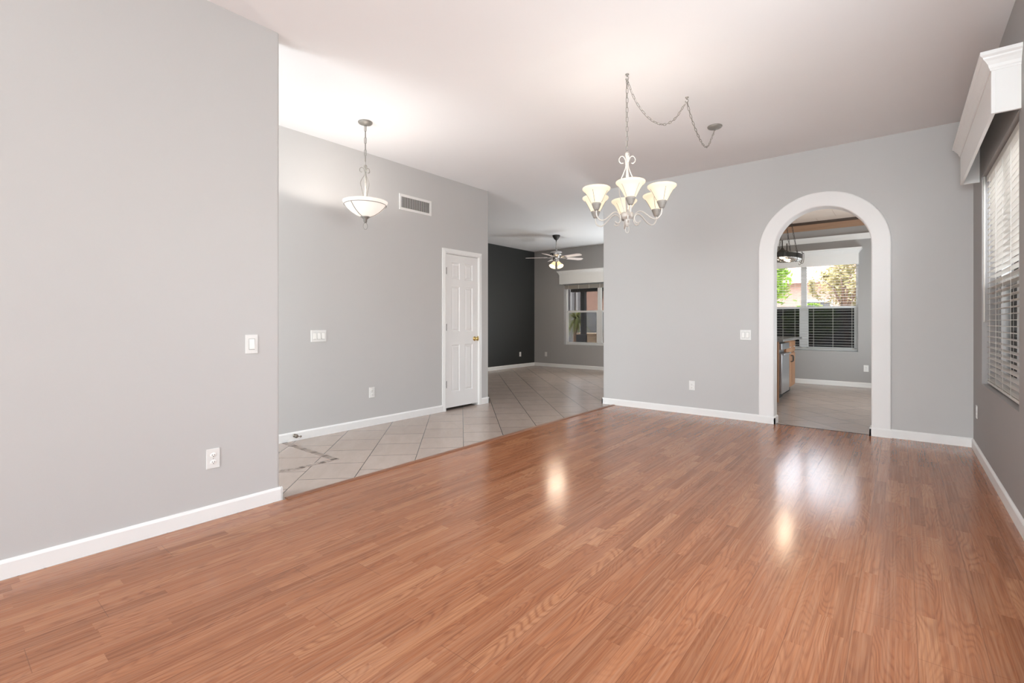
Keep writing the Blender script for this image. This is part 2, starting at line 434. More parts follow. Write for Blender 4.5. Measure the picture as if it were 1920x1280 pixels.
# floors
struct(MB().box(-3.14, XR + .16, Y0 - .15, YF + .015, -.06, 0).build('floor', 'oak'), 'glossy reddish oak strip laminate floor of the empty room', 'floor')
mb = MB(); mb.box(XA - .2, -3.14, Y0 - .15, YB + .2, -.06, 0)
mb.box(-3.14, 1.3, YF + .015, YN + .2, -.06, 0)
struct(mb.build('floor_tile', 'tile'), 'beige diagonal stone tile floor of foyer, hall and kitchen', 'floor')
# transition strip wood / tile
mb = MB(); mb.prism([(-3.17, 0), (-3.162, .006), (-3.14, .0085), (-3.118, .006), (-3.112, 0)], lambda a, b: (a, YL + .035, b), lambda a, b: (a, YF - .02, b))
struct(mb.build('trim_1', 'tmold'), 'wooden transition strip between oak floor and foyer tile', 'trim')
mb = MB(); mb.box(-1.14, -.24, YF + .008, YF + .02, -.01, .002)
struct(mb.build('trim_2', 'black'), 'dark threshold line where oak floor meets kitchen tile', 'trim')
# mosaic inlay in the foyer
mb = MB(); k = 0
def mos(x0, x1, y0, y1, i):
    mb.mi = 1 if i % 6 == 0 else (2 if i % 3 == 1 else 0)
    mb.box(x0 + .0012, x1 - .0012, y0 + .0012, y1 - .0012, -.002, .0012)
for i in range(30):
    mos(-3.72 - (i + 1) * .03, -3.72 - i * .03, 2.195, 2.222, i + 1); mos(-3.72 - (i + 1) * .03, -3.72 - i * .03, 2.222, 2.25, i + 1)
for i in range(14):
    mos(-3.755, -3.728, 2.25 - (i + 1) * .03, 2.25 - i * .03, i + 2); mos(-3.728, -3.70, 2.25 - (i + 1) * .03, 2.25 - i * .03, i + 2)
b2 = bmesh.new()
for i in range(9):
    for j in range(2):
        mb.mi = 1 if i % 6 == 3 else (2 if i % 2 else 0)
        R = Matrix.Rotation(math.radians(45), 4, 'Z')
        o = Vector((-3.73, 1.83, 0))
        mb.box(-(i + 1) * .03, -i * .03 - .002, -.028 * j, -.028 * j + .026, -.002, .0012, T=lambda q: o + R @ q)
b2.free()
struct(mb.build('trim_3', ['mosaic_tan', 'mosaic_dark', 'mosaic_mid']), 'brown and tan mosaic border inlaid in the foyer tile', 'trim')

# ceiling
struct(MB().box(XA - .2, 1.3, Y0 - .15, YN + .2, H, H + .1).build('ceiling', 'ceil'), 'flat off-white ceiling', 'ceiling')
struct(MB().box(XE + T, .9, YF + .14, YN, H - .006, H).build('ceiling_kitchen', 'kceil'), 'tan mottled ceiling seen through the arch', 'ceiling')

def wall_open(name, u0, u1, z0, z1, holes, put, thick, mat, label):
    """wall in (u,z) with rectangular holes; put(u,d,z)->xyz, d 0..thick (0 = room face)"""
    mb = MB()
    us = sorted({u0, u1, *[h for q in holes for h in q[:2]]}); zs = sorted({z0, z1, *[h for q in holes for h in q[2:]]})
    us = [u for u in us if u0 <= u <= u1]; zs = [z for z in zs if z0 <= z <= z1]
    inside = lambda u, z: any(h[0] < u < h[1] and h[2] < z < h[3] for h in holes)
    solid = {(i, j): not inside((us[i] + us[i + 1]) / 2, (zs[j] + zs[j + 1]) / 2) for i in range(len(us) - 1) for j in range(len(zs) - 1)}
    for (i, j), sld in solid.items():
        if not sld: continue
        a, b, c, d = us[i], us[i + 1], zs[j], zs[j + 1]
        mb.quad(put(a, 0, c), put(b, 0, c), put(b, 0, d), put(a, 0, d)); mb.quad(put(a, thick, c), put(b, thick, c), put(b, thick, d), put(a, thick, d))
        for (di, dj, e) in ((-1, 0, ((a, c), (a, d))), (1, 0, ((b, c), (b, d))), (0, -1, ((a, c), (b, c))), (0, 1, ((a, d), (b, d)))):
            if not solid.get((i + di, j + dj), False):
                (p, q), (r, t) = e; mb.quad(put(p, 0, q), put(r, 0, t), put(r, thick, t), put(p, thick, q))
    bmesh.ops.remove_doubles(mb.bm, verts=mb.bm.verts[:], dist=1e-5)
    return struct(mb.build(name, mat), label, 'wall')

# left wall with a rounded free corner
def rounded_end(name, x0, x1, y0, y1, corners, r, mat, label):
    """wall footprint polygon with some corners rounded"""
    pts = []
    for (x, y, rd) in corners:
        if not rd: pts.append((x, y)); continue
        sx = 1 if x == x1 else -1; sy = 1 if y == y1 else -1
        cx_, cy_ = x - sx * r, y - sy * r
        arc = [(cx_ + sx * r * math.cos(t), cy_ + sy * r * math.sin(t)) for t in [PI / 2 * i / 5 for i in range(6)]]
        if sx * sy < 0: arc = arc[::-1]
        pts += arc
    mb = MB(); mb.prism(pts, lambda a, b: (a, b, 0), lambda a, b: (a, b, H))
    return struct(mb.build(name, mat), label, 'wall')
wall_open('wall_left', Y0, -.9, 0, H, [(-3.1, -1.3, .6, 2.5)], lambda u, d, z: (XL - d, u, z), .14, 'wall', 'grey wall beside the viewpoint')  # opening added for the left fill lamp
rounded_end('wall_left', XL - .14, XL, -.9, YL, [(XL - .14, -.9, 0), (XL, -.9, 0), (XL, YL, 1), (XL - .14, YL, 1)], .018, 'wall', 'light grey wall ending at the foyer')
# foyer wall with the door opening
DY0, DY1, DZ = 4.345, 4.962, 2.062
wall_open('wall_foyer', Y0, YE, 0, H, [(DY0 - .012, DY1 + .012, -1, DZ + .012)], lambda u, d, z: (XF - d, u, z), .12, 'wall', 'grey foyer wall with white panelled door and vent')
struct(MB().box(XA, XF - .12, YE - .12, YE, 0, H).build('wall_hall', 'wall'), 'grey wall returning behind the door corner', 'wall')
struct(MB().box(XA - T, XA, 3.0, YB + .2, 0, H).build('wall_accent', 'accent'), 'charcoal accent wall of the back room', 'wall')
FW = (-6.72, -4.86, .59, 2.12)   # family window opening
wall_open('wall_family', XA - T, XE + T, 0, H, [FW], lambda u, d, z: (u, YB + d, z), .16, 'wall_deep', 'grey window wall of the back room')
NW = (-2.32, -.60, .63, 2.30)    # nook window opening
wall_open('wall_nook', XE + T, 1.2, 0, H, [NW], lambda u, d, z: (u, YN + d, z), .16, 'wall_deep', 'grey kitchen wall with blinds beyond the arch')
struct(MB().box(XE, XE + T, YF + .14, YB, 0, H).build('wall_light_block', 'wall'), 'unseen added grey wall blocking light between back room and kitchen', 'wall')  # unseen wall added to keep kitchen light out of the back room
struct(MB().box(.9, 1.03, YF + .14, YN, 0, H).build('wall_kitchen', 'wall'), 'grey side wall of the kitchen', 'wall')
RW = (3.935, 5.565, .65, 2.365)   # right window opening
RW2 = (.95, 2.45, .6, 2.4)        # opening added out of view for the right fill lamp
wall_open('wall_right', Y0, YF + .14, 0, H, [RW, RW2], lambda u, d, z: (XR + d, u, z), .16, 'wall_shaded', 'grey window wall with white valance')
FR = (-1.45, .41, .6, 2.5)  # unseen opening added for the front fill lamp
FR2 = (-4.45, -3.45, .6, 2.6)  # unseen opening added for the foyer fill lamp
wall_open('wall_front', XL - .14, XR + .16, 0, H, [FR], lambda u, d, z: (u, Y0 - d, z), .16, 'wall', 'grey wall behind the viewpoint')

wall_open('wall_entry', XF, XL - .14, 0, H, [FR2], lambda u, d, z: (u, -.6 - d, z), .12, 'wall', 'grey wall closing the foyer, with an added opening')
struct(MB().box(XA, XF - .12, 3.0, 3.12, 0, H).build('wall_closet', 'wall'), 'back wall of the closet behind the panelled door', 'wall')
# far wall with arch
AC, AZ, RI, RO = -.684, 1.967, .452, .607
mb = MB()
n = 24
for (ya, fl_) in ((YF, 1), (YF + .14, 0)):
    pass
arc = [(AC + RI * math.cos(PI - PI * i / n), AZ + RI * math.sin(PI - PI * i / n)) for i in range(n + 1)]
def far_pt(x, z, y): return (x, y, z)
r = .014
# left pier (rounded free end), right pier, and the spandrel above, in one mesh
pier = [(XE + r - r * math.cos(t), YF + r - r * math.sin(t)) for t in [PI / 2 * i / 5 for i in range(6)]] + [(AC - RI, YF), (AC - RI, YF + .14)] + [(XE + r - r * math.cos(t), YF + .14 - r + r * math.sin(t)) for t in [PI / 2 * i / 5 for i in range(5, -1, -1)]]
mb.prism(pier, lambda a, b: (a, b, 0), lambda a, b: (a, b, H))
mb.box(AC + RI, XR, YF, YF + .14, 0, H)
sp = [(AC - RI, H)] + arc + [(AC + RI, H)]
for (p, q) in zip(arc, arc[1:]):
    for y in (YF, YF + .14): mb.quad((p[0], y, p[1]), (q[0], y, q[1]), (q[0], y, H), (p[0], y, H))
    mb.quad((p[0], YF, p[1]), (q[0], YF, q[1]), (q[0], YF + .14, q[1]), (p[0], YF + .14, p[1]))
mb.quad((AC - RI, YF, H), (AC + RI, YF, H), (AC + RI, YF + .14, H), (AC - RI, YF + .14, H))
struct(mb.build('wall_far', 'wall'), 'light grey far wall with white arched opening', 'wall')

# white plaster surround of the arch (projects from the wall, lines the reveal)
mb = MB(); rings = []
path = [(-1, 0.0, 0)] + [(-1, AZ * i / 4, 0) for i in range(1, 4)]
stations = [('L', z) for z in (0, .6, 1.2, AZ)] + [('A', PI - PI * i / 32) for i in range(1, 32)] + [('R', z) for z in (AZ, 1.2, .6, 0)]
prof = []
PJ = .022
for t in [PI / 2 * i / 5 for i in range(6)]: prof.append((RO - .016 + .016 * math.cos(t), YF - PJ + .016 - .016 * math.sin(t)))
for t in [PI / 2 * i / 5 for i in range(6)]: prof.append((RI - .008 + .016 - .016 * math.sin(t), YF - PJ + .016 - .016 * math.cos(t)))
prof += [(RI - .008, YF + .145)]
prof = [(RO, YF + .001)] + prof
for kd, v in stations:
    R = []
    for (rr, yy) in prof:
        if kd == 'L': c_ = (AC - rr, yy, v)
        elif kd == 'R': c_ = (AC + rr, yy, v)
        else: c_ = (AC + rr * math.cos(v), yy, AZ + rr * math.sin(v))
        R.append(mb.bm.verts.new(c_))
    rings.append(R)
for A, B in zip(rings, rings[1:]):
    for i in range(len(A) - 1):
        f = mb.bm.faces.new((A[i], A[i + 1], B[i + 1], B[i])); f.smooth = True
for R in (rings[0], rings[-1]):
    pass
arch = mb.build('trim_4', 'arch'); struct(arch, 'white rounded plaster surround of the kitchen arch', 'trim')

# ------------------------------------------------------------------ baseboards
def base_run(mb, p, q, nrm, h=.086, t=.014):
    """board from p to q (xy) on a wall whose outward normal is nrm"""
    p, q, nr = Vector((*p, 0)), Vector((*q, 0)), Vector((*nrm, 0))
    prof = [(0, 0), (t, 0), (t, h - .014), (t - .004, h - .006), (t - .009, h), (0, h)]
    mb.prism(prof, lambda d, z: p + nr * d + Vector((0, 0, z)), lambda d, z: q + nr * d + Vector((0, 0, z)))
def base(name, label, *runs):
    mb = MB()
    for rn in runs: base_run(mb, *rn)
    return struct(mb.build(name, 'white'), label, 'baseboard')
t_ = .014
base('baseboard_left', 'white baseboard along the light grey left wall', ((XL, Y0), (XL, YL + t_), (1, 0)), ((XL - .14, YL), (XL + t_, YL), (0, 1)))
base('baseboard_foyer', 'white baseboard along the foyer wall up to the door', ((XF, Y0), (XF, DY0 - .06), (1, 0)), ((XF, DY1 + .065), (XF, YE + t_), (1, 0)), ((XF - .3, YE), (XF + t_, YE), (0, 1)))
base('baseboard_far', 'white baseboard along the far wall', ((XE - t_, YF), (AC - RO, YF), (0, -1)), ((AC + RO, YF), (XR, YF), (0, -1)), ((XE, YF - t_), (XE, YF + .14), (-1, 0)))
yy = YF - PJ
base('baseboard_arch', 'white baseboard wrapping the feet of the arch', ((AC - RO - .006, yy), (AC - RI + .008 + t_, yy), (0, -1)), ((AC - RI + .008, yy - t_), (AC - RI + .008, YF + .145), (1, 0)),
     ((AC + RI - .008 - t_, yy), (AC + RO + .006, yy), (0, -1)), ((AC + RI - .008, yy - t_), (AC + RI - .008, YF + .145), (-1, 0)))
base('baseboard_right', 'white baseboard along the window wall', ((XR, Y0), (XR, YF), (-1, 0)))
base('baseboard_accent', 'white baseboard along the charcoal wall', ((XA, YE), (XA, YB), (1, 0)))
base('baseboard_family', 'white baseboard under the back room window', ((XA, YB), (XE, YB), (0, -1)))
base('baseboard_nook', 'white baseboard under the kitchen blinds', ((XE + T, YN), (.9, YN), (0, -1)))

# ------------------------------------------------------------------ door_1 : six-panel closet door
dr = sroot('door_1', (XF, (DY0 + DY1) / 2, 0), 'white six-panel door with brass knob in the foyer wall', 'door')
FD = frame((XF, DY0, 0), (0, 1, 0), (1, 0, 0)); DW = DY1 - DY0
mb = MB()
LB = .034; zt = DZ - .004
# leaf as a slab with recessed panels
fr = -.006                                    # leaf face slightly behind wall face
cols = [(.108, .262), (DW - .262, DW - .108)]
rows = [(.235, .86), (1.035, 1.635), (1.735, 1.955)]
us = sorted({.003, DW - .003, *[c for q in cols for c in q]}); zs = sorted({LB, zt, *[c for q in rows for c in q]})
for i in range(len(us) - 1):
    for j in range(len(zs) - 1):
        a, b, c_, d_ = us[i], us[i + 1], zs[j], zs[j + 1]
        if any(abs(a - q[0]) < 1e-6 for q in cols) and any(abs(c_ - q[0]) < 1e-6 for q in rows):
            # recess: sloped edge, flat field, raised centre
            L = [(0, fr), (.010, fr - .009), (.022, fr - .009), (.036, fr - .003)]
            for (e0, d0), (e1, d1) in zip(L, L[1:]):
                for (p, q, r_, s_) in (((a + e0, c_ + e0), (b - e0, c_ + e0), (b - e1, c_ + e1), (a + e1, c_ + e1)), ((a + e0, d_ - e0), (b - e0, d_ - e0), (b - e1, d_ - e1), (a + e1, d_ - e1)),
                                       ((a + e0, c_ + e0), (a + e0, d_ - e0), (a + e1, d_ - e1), (a + e1, c_ + e1)), ((b - e0, c_ + e0), (b - e0, d_ - e0), (b - e1, d_ - e1), (b - e1, c_ + e1))):
                    mb.quad(FD((p[0], d0, p[1])), FD((q[0], d0, q[1])), FD((r_[0], d1, r_[1])), FD((s_[0], d1, s_[1])))
            e, dd = L[-1]; mb.quad(FD((a + e, dd, c_ + e)), FD((b - e, dd, c_ + e)), FD((b - e, dd, d_ - e)), FD((a + e, dd, d_ - e)))
        else: mb.quad(FD((a, fr, c_)), FD((b, fr, c_)), FD((b, fr, d_)), FD((a, fr, d_)))
bk = fr - .035
mb.quad(FD((.003, bk, LB)), FD((DW - .003, bk, LB)), FD((DW - .003, bk, zt)), FD((.003, bk, zt)))
for (p, q) in (((.003, LB), (DW - .003, LB)), ((.003, zt), (DW - .003, zt)), ((.003, LB), (.003, zt)), ((DW - .003, LB), (DW - .003, zt))):
    mb.quad(FD((p[0], fr, p[1])), FD((q[0], fr, q[1])), FD((q[0], bk, q[1])), FD((p[0], bk, p[1])))
bmesh.ops.remove_doubles(mb.bm, verts=mb.bm.verts[:], dist=1e-5)
leaf = mb.build('door_leaf', 'white', dr)
# casing and jamb
mb = MB()
cs = [(0, 0), (.016, 0), (.018, .02), (.013, .045), (.010, .058), (0, .058)]
for side in (0, 1):
    s0 = -.008 if side == 0 else DW + .008; sg = -1 if side == 0 else 1
    mb.prism([(d, e) for d, e in cs], lambda d, e: FD((s0 + sg * e, d, 0)), lambda d, e: FD((s0 + sg * e, d, DZ + .008 + e)))
mb.prism([(d, e) for d, e in cs], lambda d, e: FD((-.008 - e, d, DZ + .008 + e)), lambda d, e: FD((DW + .008 + e, d, DZ + .008 + e)))
for a, b in ((-.0115, 0), (DW, DW + .0115)): mb.box(a, b, -.119, .0, 0, DZ + .0115, T=FD)
mb.box(0, DW, -.119, 0, DZ, DZ + .0115, T=FD)
mb.box(0, DW, -.060, -.045, DZ - .012, DZ, T=FD)
mb.build('door_casing', 'white', dr)
for z in (.30, 1.05, 1.79):
    mb = MB(); mb.box(-.004, .012, -.007, .001, z, z + .09, .001, 1, FD)
    mb.tube([FD((.003, .004, z)), FD((.003, .004, z + .09))], .0075, 8); mb.build('hinge', 'hinge', dr)
mb = MB(); kq = FD((DW - .066, fr, .932))
Tk = lambda q: Vector((kq.x + q.z, kq.y + q.x, kq.z + q.y))
mb.lathe([(0, 0), (.032, 0), (.032, .004), (.026, .008), (.012, .012), (.011, .030), (.020, .036), (.027, .046), (.027, .056), (.020, .066), (.008, .070), (0, .070)], (0, 0, 0), 20, T=Tk)
kn = mb.build('door_knob', 'brass', dr)
mb = MB(); mb.box(DW - .012, DW + .012, fr, fr + .008, .90, .965, .002, 1, FD); mb.build('strike_plate', 'brass', dr)

# ------------------------------------------------------------------ wall plates
def outlet(F, label, s=.0, z=.36, parts=True, group=None):
    o = thing('wall_outlet', label, 'outlet', F((s, 0, z)), group)
    mb = MB(); mb.box(s - .036, s + .036, 0, .006, z - .058, z + .058, .0025, 2, F); mb.build('cover_plate', 'plate', o)
    for k in (-1, 1):
        zc = z + k * .0205
        mb = MB(); mb.lathe([(0, .0062), (.0165, .0062), (.0165, .0082), (.015, .009), (0, .009)], (0, 0, 0), 18, T=lambda q: F((s + q.x, q.z, zc + q.y * .82)))
        rc = mb.build('receptacle', 'switch', o)
        mb = MB()
        mb.box(s - .0075, s - .0052, .0088, .0094, zc - .003, zc + .006, T=F); mb.box(s + .0052, s + .0075, .0088, .0094, zc - .003, zc + .005, T=F)
        mb.lathe([(0, .0088), (.0024, .0088), (.0024, .0094), (0, .0094)], (0, 0, 0), 10, T=lambda q: F((s + q.x, q.z, zc - .0078 + q.y)))
        mb.build('slot', 'slot', rc)
    mb = MB(); mb.lathe([(0, .006), (.003, .006), (.0025, .0072), (0, .0075)], (0, 0, 0), 10, T=lambda q: F((s + q.x, q.z, z + q.y))); mb.build('screw', 'chrome', o)
    return o
def switch(F, label, n, s, z, rock=True):
    o = thing('light_switch', label, 'switch', F((s, 0, z)))
    hw = .037 + .023 * (n - 1)
    mb = MB(); mb.box(s - hw, s + hw, 0, .0065, z - .059, z + .059, .0025, 2, F); mb.build('cover_plate', 'plate', o)
    for k in range(n):
        c = s + (k - (n - 1) / 2) * .046
        mb = MB()
        mb.box(c - .0180, c + .0180, .0055, .0072, z - .0345, z + .0345, T=F); mb.mi = 1
        b = bmesh.new()
        vs = [b.verts.new(F(v)) for v in ((c - .0155, .0075, z - .032), (c + .0155, .0075, z - .032), (c + .0155, .0075, z + .032), (c - .0155, .0075, z + .032),
                                          (c - .0155, .0145, z - .031), (c + .0155, .0145, z - .031), (c + .0155, .0095, z + .031), (c - .0155, .0095, z + .031))]
        for q in ((3, 2, 1, 0), (4, 5, 6, 7), (0, 1, 5, 4), (1, 2, 6, 5), (2, 3, 7, 6), (3, 0, 4, 7)): b.faces.new([vs[i] for i in q])
        mb.add(b); mb.build('rocker', ['gap', 'switch'], o)
    for zz in (-.049, .049):
        mb = MB(); mb.lathe([(0, .0065), (.0028, .0065), (.002, .0076), (0, .0078)], (0, 0, 0), 8, T=lambda q: F((s + q.x, q.z, z + zz + q.y))); mb.build('screw', 'plate', o)
    return o
FL = frame((XL, 0, 0), (0, 1, 0), (1, 0, 0)); FF = frame((XF, 0, 0), (0, 1, 0), (1, 0, 0)); FFar = frame((0, YF, 0), (1, 0, 0), (0, -1, 0))
FR_ = frame((XR, 0, 0), (0, 1, 0), (-1, 0, 0)); FA = frame((XA, 0, 0), (0, 1, 0), (1, 0, 0)); FB = frame((0, YB, 0), (1, 0, 0), (0, -1, 0)); FN = frame((0, YN, 0), (1, 0, 0), (0, -1, 0))
outlet(FL, 'white duplex outlet low on the big light grey wall ending at the foyer', 1.097, .357)
outlet(FF, 'white duplex outlet low on the foyer wall between door stop and panelled door', 3.213, .372)
outlet(FFar, 'white duplex outlet low on the far wall beside the arch', -2.057, .362)
outlet(FR_, 'white outlet low on the shaded wall under the right-side blinds', 5.885, .37)
outlet(FA, 'tiny white outlet low on the charcoal wall', 9.80, .335)
outlet(FB, 'tiny white outlet on the grey wall beneath the back room ceiling fan', -7.28, .32)
outlet(FN, 'white outlet on the kitchen wall below the blinds, seen through the arch', -.486, .34)
switch(FL, 'single white rocker switch near the edge of the big light grey wall', 1, 1.313, 1.024)
switch(FF, 'white triple rocker switch plate on the foyer wall below the bowl pendant', 3, 2.577, 1.02)
switch(FFar, 'white double rocker switch plate just beside the white arch', 2, -1.432, 1.01)

# air vent
vt = thing('air_vent', 'white rectangular air vent with vertical louvres high on the foyer wall', 'vent', (XF, 3.84, 2.505))
v0, v1, vz0, vz1 = 3.59, 4.09, 2.50, 2.69
mb = MB(); fw = .03
for q in ((v0, v1, vz1 - fw, vz1), (v0, v1, vz0, vz0 + fw), (v0, v0 + fw, vz0 + fw, vz1 - fw), (v1 - fw, v1, vz0 + fw, vz1 - fw)): mb.box(q[0], q[1], 0, .010, q[2], q[3], .002, 1, FF)
mb.build('frame', 'stovewhite', vt)
mb = MB(); mb.box(v0 + fw, v1 - fw, .0005, .0015, vz0 + fw, vz1 - fw, T=FF); mb.build('duct_opening', 'slot', vt)
nl = 22
for i in range(nl):
    s0 = v0 + fw + (v1 - v0 - 2 * fw) * (i + .5) / nl
    mb = MB(); mb.prism([(s0 + .0035, .002), (s0 + .0050, .002), (s0 + .0030, .0095), (s0 - .0034, .0095)], lambda a, b: FF((a, b, vz0 + fw)), lambda a, b: FF((a, b, vz1 - fw))); mb.build('louvre', 'stovewhite', vt)
# door stop on the foyer baseboard
ds = thing('door_stop', 'small bronze ball door stop screwed to the foyer baseboard', 'door stop', (XF + t_, 2.32, .055))
mb = MB(); Td = lambda q: Vector((XF + t_ + q.z, 2.32 + q.x, .052 + q.y))
mb.lathe([(0, 0), (.016, 0), (.016, .003), (.006, .006), (.006, .02), (.013, .026), (.0185, .036), (.0185, .044), (.013, .054), (0, .058)], (0, 0, 0), 16, T=Td); mb.build('stem', 'stop', ds)
mb = MB(); mb.sphere((XF + .075, 2.352, .047), .010); mb.tube([(XF + .055, 2.325, .05), (XF + .075, 2.352, .047)], .004, 6); mb.build('hook_tip', 'stop', ds)

# ------------------------------------------------------------------ valances
def valance(F, s0, s1, z0, z1, depth, label, loc, crown_h=.09, crown_o=.05):
    v = thing('window_valance', label, 'valance', loc)
    th = .018
    mb = MB(); mb.box(s0, s1, depth - th, depth, z0, z1, .001, 1, F); mb.build('front_board', 'white', v)
    for a, b in ((s0, s0 + th), (s1 - th, s1)):
        mb = MB(); mb.box(a, b, 0, depth - th, z0, z1, T=F); mb.build('end_panel', 'white', v)
    prof = [(0, -.012), (.005, -.012), (.006, -.002), (.010, .004), (.014, .020), (.026, .040), (.036, .052), (.038, .060), (.046, .066), (.050, .070), (.050, .090), (0, .090)]
    mb = MB(); rings = []
    for o, z in prof:
        o *= crown_o / .05; z = z1 + (z * crown_h / .09) - .07 * crown_h / .09
        rings.append([mb.bm.verts.new(F(q)) for q in ((s0 - o, 0, z), (s0 - o, depth + o, z), (s1 + o, depth + o, z), (s1 + o, 0, z))])
    for A, B in zip(rings, rings[1:]):
        for i in range(3): mb.bm.faces.new((A[i], A[i + 1], B[i + 1], B[i]))
    mb.bm.faces.new(rings[-1]); mb.build('crown_moulding', 'white', v)
    return v
valance(FR_, 3.87, 5.72, 2.355, 2.68, .12, 'white crown-topped valance box over the near window blinds on the shaded wall', (XR, 4.8, 2.355))
valance(FN, -2.42, -.588, 2.195, 2.47, .13, 'white crown-topped valance over the kitchen blinds seen through the arch', (-1.5, YN, 2.195))
valance(FB, -6.78, -4.78, 2.125, 2.44, .13, 'white crown-topped valance over the back room window', (-5.8, YB, 2.125))

# ------------------------------------------------------------------ windows and blinds
def window(name, F, opening, label, mull, mid, depth=.10, screens=(), scr='screen'):
    """F frame with d measured out into the room; window unit sits at d = -depth"""
    s0, s1, z0, z1 = opening
    c = F(((s0 + s1) / 2, -depth, z0)); wr = sroot(name, c, label, 'window')
    fwid = .04
    mb = MB(); D0, D1 = -depth - .05, -depth
    for q in ((s0, s1, z0, z0 + fwid), (s0, s1, z1 - fwid, z1), (s0, s0 + fwid, z0 + fwid, z1 - fwid), (s1 - fwid, s1, z0 + fwid, z1 - fwid)): mb.box(q[0], q[1], D0, D1, q[2], q[3], .002, 1, F)
    for m in mull: mb.box(m[0], m[1], D0, D1, z0 + fwid, z1 - fwid, .002, 1, F)
    mb.build('window_frame', 'vinyl', wr)
    edges = [s0 + fwid] + [e for m in mull for e in m] + [s1 - fwid]
    for a, b in zip(edges[::2], edges[1::2]):
        mb = MB(); sw = .026
        mb.box(a, b, D0 + .01, D1 + .008, mid - .022, mid + .022, .002, 1, F)
        for q in ((a, a + sw, z0 + fwid, mid), (b - sw, b, z0 + fwid, mid), (a, b, z0 + fwid, z0 + fwid + sw)): mb.box(q[0], q[1], D0 + .015, D1 + .004, q[2], q[3], .002, 1, F)
        sh = mb.build('sash', 'vinyl', wr)
        mb = MB(); mb.box(a, b, D0 + .022, D0 + .027, z0 + fwid, mid, T=F); mb.build('pane', 'glass', sh)
        mb = MB(); mb.box(a, b, D0 + .012, D0 + .017, mid, z1 - fwid, T=F); mb.build('pane', 'glass', sh)
        if screens:
            mb = MB(); mb.box(a, b, D0 + .002, D0 + .004, z0 + fwid, z1 - fwid if len(screens) > 1 else mid, T=F); mb.build('insect_screen', scr, sh)
    return wr
def blind(F, s0, s1, z0, z1, dc, pitch, mat, label, tilt=0, ladders=(.12, .5, .88), depthw=.05):
    b = thing('window_blind', label, 'blind', F(((s0 + s1) / 2, dc, z0)))
    mb = MB(); mb.box(s0, s1, dc - .028, dc + .028, z1 - .045, z1, .002, 1, F); mb.build('head_rail', mat, b)
    mb = MB(); mb.box(s0, s1, dc - depthw / 2, dc + depthw / 2, z0, z0 + .018, .003, 1, F); mb.build('bottom_rail', mat, b)
    mb = MB(); z = z0 + .03
    while z < z1 - .06:
        dz = tilt * depthw / 2
        for k in range(3):
            pass
        P = [(-depthw / 2, -dz), (0, .0025), (depthw / 2, dz)]
        for (d0, e0), (d1, e1) in zip(P, P[1:]):
            v = [F((s0, dc + d0, z + e0)), F((s1, dc + d0, z + e0)), F((s1, dc + d1, z + e1)), F((s0, dc + d1, z + e1))]
            up = Vector((0, 0, .0026)); A = [mb.bm.verts.new(q) for q in v]; B = [mb.bm.verts.new(q + up) for q in v]
            mb.bm.faces.new(A[::-1]); mb.bm.faces.new(B)
            for i in range(4): mb.bm.faces.new((A[i], A[(i + 1) % 4], B[(i + 1) % 4], B[i]))
        z += pitch
    mb.build('slats', mat, b)
    for q in ladders:
        s = s0 + (s1 - s0) * q
        mb = MB()
        for d in (-depthw / 2 - .001, depthw / 2 + .001): mb.tube([F((s, dc + d, z0 + .01)), F((s, dc + d, z1 - .03))], .0012, 5)
        mb.build('ladder_cord', 'cord', b)
    return b
window('window_1', FR_, RW, 'double-hung window behind the slatted blinds on the shaded wall', [(4.71, 4.79)], 1.47, .11, (1,), 'screen_light')
wb = blind(FR_, RW[0] + .008, RW[1] - .045, RW[2] + .015, RW[3] - .008, -.052, .0435, 'slat', 'cream slatted blind hanging in the window of the shaded wall', 0.0, (.1, .3, .5, .7, .9))
mb = MB(); mb.tube([FR_((RW[1] - .03, -.012, 2.36)), FR_((RW[1] - .03, -.012, 1.16))], .006, 8); mb.build('tilt_wand', 'cord', wb)
window('window_2', FN, NW, 'twin kitchen window seen through the arch, lower panes dark', [(-1.504, -1.408)], 1.44, .11, (1,))
blind(FN, NW[0] + .01, NW[1] - .01, NW[2] + .02, NW[3] - .02, -.055, .050, 'slat_grey', 'grey slatted blind lowered over the kitchen window', 0.0, (.06, .30, .42, .60, .78, .95))
window('window_3', FB, FW, 'white twin window of the back room, blind raised', [(-5.80, -5.70)], 1.43, .09, (1, 1), 'screen_patio')
rb = thing('window_blind', 'taupe slatted blind pulled up under the back room valance', 'blind', FB((-5.79, -.04, 2.0)))
mb = MB(); z = 2.005
while z < 2.10:
    mb.box(FW[0] + .01, FW[1] - .01, -.068, -.018, z, z + .005, .001, 1, FB); z += .008
mb.build('slat_stack', 'taupe', rb)
for s in (-6.6, -6.3, -6.0, -5.7, -5.4, -5.1):
    mb = MB(); mb.box(s - .006, s + .006, -.018, -.0165, 2.0, 2.12, T=FB); mb.build('ladder_tape', 'cord', rb)

# nook wall trims
mb = MB()
mb.prism([(0, 2.645), (.02, 2.645), (.026, 2.66), (.034, 2.70), (.045, 2.73), (.05, 2.745), (0, 2.745)], lambda d, z: FN((XE + T, d, z)), lambda d, z: FN((.9, d, z)))
struct(mb.build('trim_5', 'white'), 'white picture rail on the kitchen wall above the valance', 'trim')
mb = MB(); mb.mi = 0
mb.prism([(0, 2.885), (.012, 2.885), (.02, 2.90), (.035, 2.94), (.06, 2.975), (.07, 2.99), (0, 2.99)], lambda d, z: FN((XE + T, d, z)), lambda d, z: FN((.9, d, z)))
mb.mi = 1
mb.prism([(0, 2.99), (.07, 2.99), (.085, 3.005), (.095, H - .006), (0, H - .006)], lambda d, z: FN((XE + T, d, z)), lambda d, z: FN((.9, d, z)))  # upper strip carries the shadow gap in its dark colour
struct(mb.build('trim_6', ['crown', 'crown_shadow']), 'stained wooden crown moulding under the kitchen ceiling, shadow gap painted above it', 'trim')

